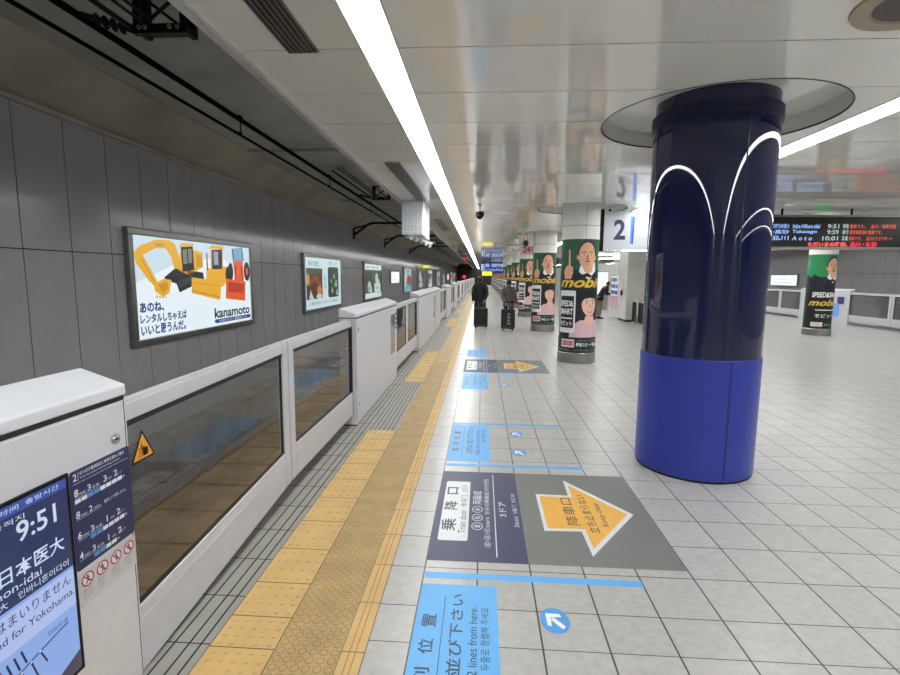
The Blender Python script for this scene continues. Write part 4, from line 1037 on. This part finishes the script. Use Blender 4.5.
# =================================================================== MIDDLE OF THE PLATFORM (lift shaft, vending machine, screens)
M_SH = mat('lift_shaft_enamel', (214, 214, 208), .25, var=.03, scale=2)
r = empty('lift_shaft', (5.62, 19.9, 0)); tag(r, 'tall cream lift enclosure in the middle of the platform with a small dark handle', 'lift enclosure')
b = MB(); b.box(0, 2.2, 0, 1.25, .08, 2.75, M_SH); b.box(.03, 2.17, .03, 1.22, 0, .08, M_SEAM); b.build('casing', r, bevel=.02)
b = MB(); b.box(-.012, 0, .10, .60, .14, 2.2, M_SH); b.box(-.012, 0, .64, 1.15, .14, 2.2, M_SH); b.build('door', r, bevel=.005)
b = MB(); b.box(-.07, -.012, .52, .58, 1.02, 1.22, M_BLACK); b.build('handle', r)
r = empty('machine_housing', (6.32, 18.1, 0)); tag(r, 'beige metal housing with a narrow dark slot, right of the cream lift enclosure', 'housing')
b = MB(); b.box(0, 1.4, 0, 1.75, 0, 2.6, mat('beige_panel', (196, 194, 184), .4)); b.build('casing', r, bevel=.02)
b = MB(); b.box(-.012, 0, .30, .42, 1.35, 1.95, M_BLACK); b.build('slot', r)
for k_, (y, t) in enumerate(((19.25, 'farther of two dark-fronted bins at the foot of the beige housing'), (18.35, 'nearer of two dark-fronted bins at the foot of the beige housing'))):
    r = empty('waste_bin', (5.86, y, 0)); tag(r, t, 'bin', 'dark-fronted bins')
    b = MB(); b.box(0, .44, 0, .60, 0, .86, M_SH); b.box(-.03, .0, -.06, .06, 0, .28, mat('bin_grey', (120, 118, 112), .5)); b.build('body', r, bevel=.01)
    b = MB(); b.box(-.012, 0, .08, .56, .05, .80, M_BLACK); b.box(.05, .40, -.012, 0, .05, .80, M_BLACK); b.build('front', r)
r = empty('vending_machine', (5.66, 21.2, 0)); tag(r, 'lit vending machine with pale and pink rows left of the cream lift enclosure', 'vending machine')
b = MB(); b.box(0, .75, 0, 1.2, 0, 1.85, M_SH); b.build('body', r, bevel=.02)
b = MB(); b.box(-.012, 0, .06, 1.14, .95, 1.78, ink((186, 200, 240), 1.0)); b.box(-.012, 0, .06, 1.14, .4, .92, ink((220, 170, 190), .5)); b.build('display', r)
bc = [(210, 60, 80), (60, 110, 200), (230, 230, 240), (60, 150, 90), (235, 200, 80)]
b = MB()
for rr in range(3):
    for q in range(8): b.tube([(-.03, .14 + q * .13, 1.02 + rr * .26), (-.03, .14 + q * .13, 1.18 + rr * .26)], .032, ink(bc[(q + rr) % 5]), 8)
b.build('bottles', r)
r = empty('advertising_screen', (5.7, 27.5, .9)); tag(r, 'large bright white screen behind the nearest poster column, by the vending machine', 'screen')
b = MB(); b.box(0, 1.1, 0, .2, -.9, 1.15, M_FRAME); b.build('case', r); b = MB(); b.box(.04, 1.06, -.01, 0, -.1, 1.1, ink((226, 232, 255), 1.3)); b.build('panel', r)
# stair enclosure beyond and cross lights
b = MB(); b.box(6.6, 9.0, 30, 52, 0, 2.5, mat('stair_enclosure', (176, 176, 170), .4)); o = b.build('stair_enclosure'); tag(o, 'pale stair enclosure in the middle of the platform far behind the lift', 'stair enclosure')
for k_, (y, x0, x1) in enumerate(((23.6, 6.4, 9.4), (28.6, 5.9, 8.9), (34.0, 7.0, 10.2))):
    r = empty('cross_light', (x0, y, CZ - .16)); tag(r, 'white lamp strip hung across the platform behind the sign reading 2, %s from the camera' % ordn[k_], 'light', 'cross lamp strips')
    b = MB(); b.box(0, x1 - x0, 0, .14, .02, .08, M_CLAD)
    for q in (.3, x1 - x0 - .3): b.tube([(q, .07, .08), (q, .07, .16)], .012, M_STEEL, 6)
    b.build('housing', r); b = MB(); b.box(.02, x1 - x0 - .02, -.005, .145, 0, .02, M_LAMP); b.build('tube', r)

# =================================================================== PEOPLE
def skin_mesh(name, V, E_edges, R_, m, parent=None, root=0, sub=1):
    me = bpy.data.meshes.new(name); me.from_pydata(V, E_edges, [])
    ob = bpy.data.objects.new(name, me); COL.objects.link(ob)
    sk = ob.modifiers.new('skin', 'SKIN'); sk.use_smooth_shade = True
    if not me.skin_vertices: bpy.context.view_layer.objects.active = ob
    for i_, rr in enumerate(R_):
        me.skin_vertices[0].data[i_].radius = rr if isinstance(rr, tuple) else (rr, rr)
        me.skin_vertices[0].data[i_].use_root = (i_ == root)
    ss = ob.modifiers.new('sub', 'SUBSURF'); ss.levels = sub; ss.render_levels = sub
    dg = bpy.context.evaluated_depsgraph_get(); dg.update()
    nm = bpy.data.meshes.new_from_object(ob.evaluated_get(dg))
    bpy.data.objects.remove(ob); nm.name = name
    nm.materials.clear(); nm.materials.append(m)
    for p in nm.polygons: p.use_smooth = True; p.material_index = 0
    o = bpy.data.objects.new(name, nm); COL.objects.link(o)
    if parent: o.parent = parent
    return o
class Rig:
    def __init__(s): s.V = []; s.E = []; s.R = []
    def j(s, p, r, par=None):
        s.V.append(p); s.R.append(r)
        if par is not None: s.E.append((par, len(s.V) - 1))
        return len(s.V) - 1
    def chain(s, start, pts):
        c = start
        for p, r in pts: c = s.j(p, r, c)
        return c
def person(loc, rz, H, label, coat, trouser, hair, coat_len=.78, lean=0.0, arms=None, stride=.0, bag=None, hair_long=False):
    """faces +Y locally. H = height"""
    k = H / 1.72; rt_ = empty('person', loc, rz); tag(rt_, label, 'person')
    def S(p):
        x, y, z = p
        if z > .95 and lean:                      # bend the trunk forward about the hips
            dz = z - .95; a_ = lean
            y, z = y + dz * math.sin(a_), .95 + dz * math.cos(a_)
        return (x * k, y * k, z * k)
    sh = 1.42
    arms = arms or {}
    LA = arms.get('L', [(-.24, -.02, 1.13), (-.24, .03, .88)]); RA = arms.get('R', [(.24, -.02, 1.13), (.24, .03, .88)])
    legs = {}
    for s_ in (-1, 1):
        st = stride * s_
        legs[s_] = [(s_ * .09, 0, .90), (s_ * .10, st * .5 + .02, .50), (s_ * .10, st - .02, .09), (s_ * .11, st + .12, .035)]
    g = Rig()
    pel = g.j(S((0, 0, .95)), (.13 * k, .10 * k)); wa = g.j(S((0, 0, 1.12)), (.12 * k, .09 * k), pel); ch = g.j(S((0, 0, 1.32)), (.125 * k, .08 * k), wa)
    nk = g.j(S((0, 0, 1.47)), .055 * k, ch); hd0 = g.j(S((0, .015, 1.55)), (.065 * k, .075 * k), nk); hd1 = g.j(S((0, .02, 1.63)), (.078 * k, .092 * k), hd0); g.j(S((0, .005, 1.69)), (.05 * k, .06 * k), hd1)
    for s_ in (-1, 1):
        g.chain(pel, [(S(legs[s_][0]), .085 * k), (S(legs[s_][1]), .058 * k), (S(legs[s_][2]), .04 * k), (S(legs[s_][3]), (.04 * k, .028 * k))])
        A_ = LA if s_ < 0 else RA
        wr = g.chain(ch, [(S((s_ * .175, 0, sh - .02)), .058 * k), (S(A_[0]), .042 * k), (S(A_[1]), .028 * k)])
        w0 = Vector(S(A_[1])); d = (w0 - Vector(S(A_[0]))).normalized()
        sd = Vector((0, 1, 0)) if abs(d.y) < .8 else Vector((0, 0, 1))
        sd = (sd - d * sd.dot(d)).normalized(); nn = d.cross(sd)
        palm = g.j(tuple(w0 + d * .055 * k), (.034 * k, .018 * k), wr)
        for f_ in range(4):
            o_ = sd * (.027 - f_ * .018) * k; Lf = (.072, .082, .078, .062)[f_] * k
            p1 = w0 + d * .085 * k + o_; p2 = p1 + d * Lf * .55 + nn * (-s_) * .006 * k; p3 = p2 + d * Lf * .35 + nn * (-s_) * .022 * k
            g.chain(palm, [(tuple(p1), .0095 * k), (tuple(p2), .0085 * k), (tuple(p3), .007 * k)])
        t1 = w0 + d * .035 * k + sd * .035 * k; t2 = t1 + d * .035 * k + sd * .018 * k
        g.chain(palm, [(tuple(t1), .011 * k), (tuple(t2), .009 * k)])
    body = skin_mesh('body', g.V, g.E, g.R, mat('skin', (206, 160, 132), .5), rt_)
    # face
    b = MB(); hc = Vector(S((0, .02, 1.615)))
    b.sphere((hc.x, hc.y + .098 * k, hc.z - .015 * k), .016 * k, mat('skin'), sc=(.8, 1.2, 1.3)); 
    for s_ in (-1, 1): b.sphere((hc.x + s_ * .085 * k, hc.y - .005, hc.z - .01 * k), .022 * k, mat('skin'), sc=(.4, .8, 1.3))
    b.build('ears_and_nose', rt_, smooth=True)
    b = MB()
    for s_ in (-1, 1): b.sphere((hc.x + s_ * .032 * k, hc.y + .088 * k, hc.z + .01 * k), .011 * k, M_BLACK, sc=(1.2, .6, .7))
    b.sphere((hc.x, hc.y + .088 * k, hc.z - .055 * k), .018 * k, LIP, sc=(1.2, .4, .35)); b.build('face', rt_, smooth=True)
    # hair: a cap open at the face
    b = MB(); M_H = mat('dark_hair', (18, 16, 16), .55, var=.2, scale=60); vs = []; fs = []; n = 20
    for i_ in range(9):
        th = PI * .5 * i_ / 8 * (1.55)
        for j_ in range(n):
            ph = 2 * PI * j_ / n; fr = math.sin(ph) > .25
            t_ = min(th, 1.05) if fr else th * (1.12 if hair_long else 1.0)
            rr = math.sin(t_); vs.append((hc.x + .094 * k * rr * math.cos(ph), hc.y - .012 * k + .110 * k * rr * math.sin(ph), hc.z + .012 * k + .105 * k * math.cos(t_)))
    for i_ in range(8):
        for j_ in range(n): fs.append((i_ * n + j_, i_ * n + (j_ + 1) % n, (i_ + 1) * n + (j_ + 1) % n, (i_ + 1) * n + j_))
    b.add(vs, fs, M_H); b.build('hair', rt_, smooth=True)
    # coat: lofted body and two sleeves
    b = MB(); n = 24; vs = []
    rings = [(coat_len, .205, .165), (.80 if coat_len < .8 else coat_len + .03, .200, .155), (.95, .190, .140), (1.10, .172, .122), (1.24, .190, .125), (1.34, .198, .128), (1.41, .180, .115), (1.455, .120, .095), (1.49, .078, .082), (1.535, .070, .078), (1.53, .060, .066)]
    for z, rx, ry in rings:
        for j_ in range(n):
            t = 2 * PI * j_ / n; vs.append(S((rx * math.cos(t), ry * math.sin(t), z)))
    b.add(vs, [(i_ * n + j_, i_ * n + (j_ + 1) % n, (i_ + 1) * n + (j_ + 1) % n, (i_ + 1) * n + j_) for i_ in range(len(rings) - 1) for j_ in range(n)] + [list(range(n))[::-1]], coat)
    for s_ in (-1, 1):
        A_ = LA if s_ < 0 else RA
        sh_ = Vector(S((s_ * .150, 0, sh - .005))); e_ = Vector(S(A_[0])); w_ = Vector(S(A_[1])); q_ = e_ + (w_ - e_) * .95
        m1 = sh_.lerp(e_, .35); m1.x += s_ * .02 * k; pts = [sh_, m1, sh_.lerp(e_, .75), e_, e_.lerp(q_, .5), q_]
        b.tube(pts, [.072 * k, .078 * k, .068 * k, .064 * k, .056 * k, .048 * k], coat, 14)
        b.sphere(tuple(sh_), .078 * k, coat)
    b.build('coat', rt_, smooth=True)
    g = Rig(); p0 = g.j(S((0, 0, .94)), (.145 * k, .115 * k))
    for s_ in (-1, 1):
        g.chain(p0, [(S(legs[s_][0]), .098 * k), (S(legs[s_][1]), .076 * k), (S((legs[s_][2][0], legs[s_][2][1], .11)), .066 * k)])
    skin_mesh('trousers', g.V, g.E, g.R, trouser, rt_)
    for s_ in (-1, 1):
        b = MB(); x, y_, _ = legs[s_][2]
        prof = [(-.045, -.07), (.045, -.07), (.05, .05), (.042, .17), (0, .20), (-.042, .17), (-.05, .05)]
        b.prism([((x + px) * k, (y_ + py) * k) for px, py in prof], 2, .0, .055 * k, M_BLACK)
        b.prism([((x + px * .85) * k, (y_ + min(py, .06)) * k) for px, py in prof[:3]] + [((x - .043) * k, (y_ + .05) * k)], 2, .05 * k, .10 * k, M_BLACK)
        b.build('shoe', rt_, bevel=.012)
    return rt_
K_COAT = mat('black_cloth', (20, 20, 24), .85, var=.15, scale=25); G_COAT = mat('grey_wool', (92, 86, 80), .9, var=.25, scale=70); K_TR = mat('black_trousers', (16, 16, 19), .85); KH = mat('khaki_trousers', (128, 118, 96), .85)
person((-.05, 17.25, 0), .0, 1.73, 'person in black coat walking away beside the gates, pulling a black suitcase', K_COAT, K_TR, None, .62, arms={'R': [(.23, -.12, 1.12), (.15, -.34, .92)], 'L': [(-.235, -.02, 1.14), (-.235, .04, .88)]}, stride=.10)
person((.90, 16.75, 0), .0, 1.62, 'person in grey coat walking away pulling a black suitcase with pale lettering', G_COAT, K_TR, None, .80, arms={'L': [(-.23, -.12, 1.12), (-.12, -.34, .92)], 'R': [(.24, .0, 1.13), (.245, .06, .90)]}, stride=-.10)
p3 = person((4.93, 21.35, 0), -PI / 2 + .25, 1.66, 'person in black jacket and khaki trousers bending toward the vending machine', K_COAT, KH, None, .80, lean=.62, arms={'R': [(.22, .10, 1.10), (.14, .30, 1.12)], 'L': [(-.22, .08, 1.06), (-.20, .20, .86)]})
def suitcase(loc, rz, w, h, d, label, mark):
    r = empty('suitcase', loc, rz); tag(r, label, 'suitcase', 'pulled black suitcases')
    m = mat('suitcase_nylon', (18, 20, 26), .6, var=.2, scale=40)
    b = MB(); b.box(-w / 2, w / 2, -d / 2, d / 2, .07, .07 + h, m); b.build('shell', r, bevel=.045, seg=3)
    b = MB(); b.box(-w / 2 + .05, w / 2 - .05, -d / 2 - .035, -d / 2, .13, .07 + h * .75, m); b.build('front_pocket', r, bevel=.015)
    b = MB(); 
    for z in (.12, .07 + h * .55): b.tube([(-w / 2 + .04, -d / 2 - .004, z), (w / 2 - .04, -d / 2 - .004, z)], .008, M_STEEL, 6)
    b.build('zip', r)
    for sx in (-1, 1):
        for sy_ in (-1, 1):
            b = MB(); b.lathe([(.001, -.014), (.034, -.014), (.034, .014), (.001, .014)], M_BLACK, c=(sx * (w / 2 - .06), sy_ * (d / 2 - .05), .034), n=14, axis='x'); b.build('wheel', r)
    b = MB()
    for sx in (-1, 1): b.tube([(sx * .09, d / 2 - .03, .07 + h), (sx * .09, d / 2 - .03, .90)], .009, M_STEEL, 6)
    b.tube([(-.10, d / 2 - .03, .90), (.10, d / 2 - .03, .90)], .016, M_BLACK, 8); b.build('pull_handle', r)
    if mark:
        P = Print()
        for q in range(4): P.rect(-.05, .10 + q * .10, .05 - .02 * (q % 2), .17 + q * .10, ink((120, 122, 136)), 1)
        b = MB(); P.emit(b, lambda u, v, l: (u + .02, -d / 2 - .037, v + .10)); b.build('emblem', r)
    return r
suitcase((-.02, 16.62, 0), 0, .47, .62, .30, 'plain black suitcase pulled by the person in black near the gates', False)
suitcase((.86, 16.18, 0), 0, .44, .62, .28, 'black suitcase with pale marking pulled by the person in grey coat', True)
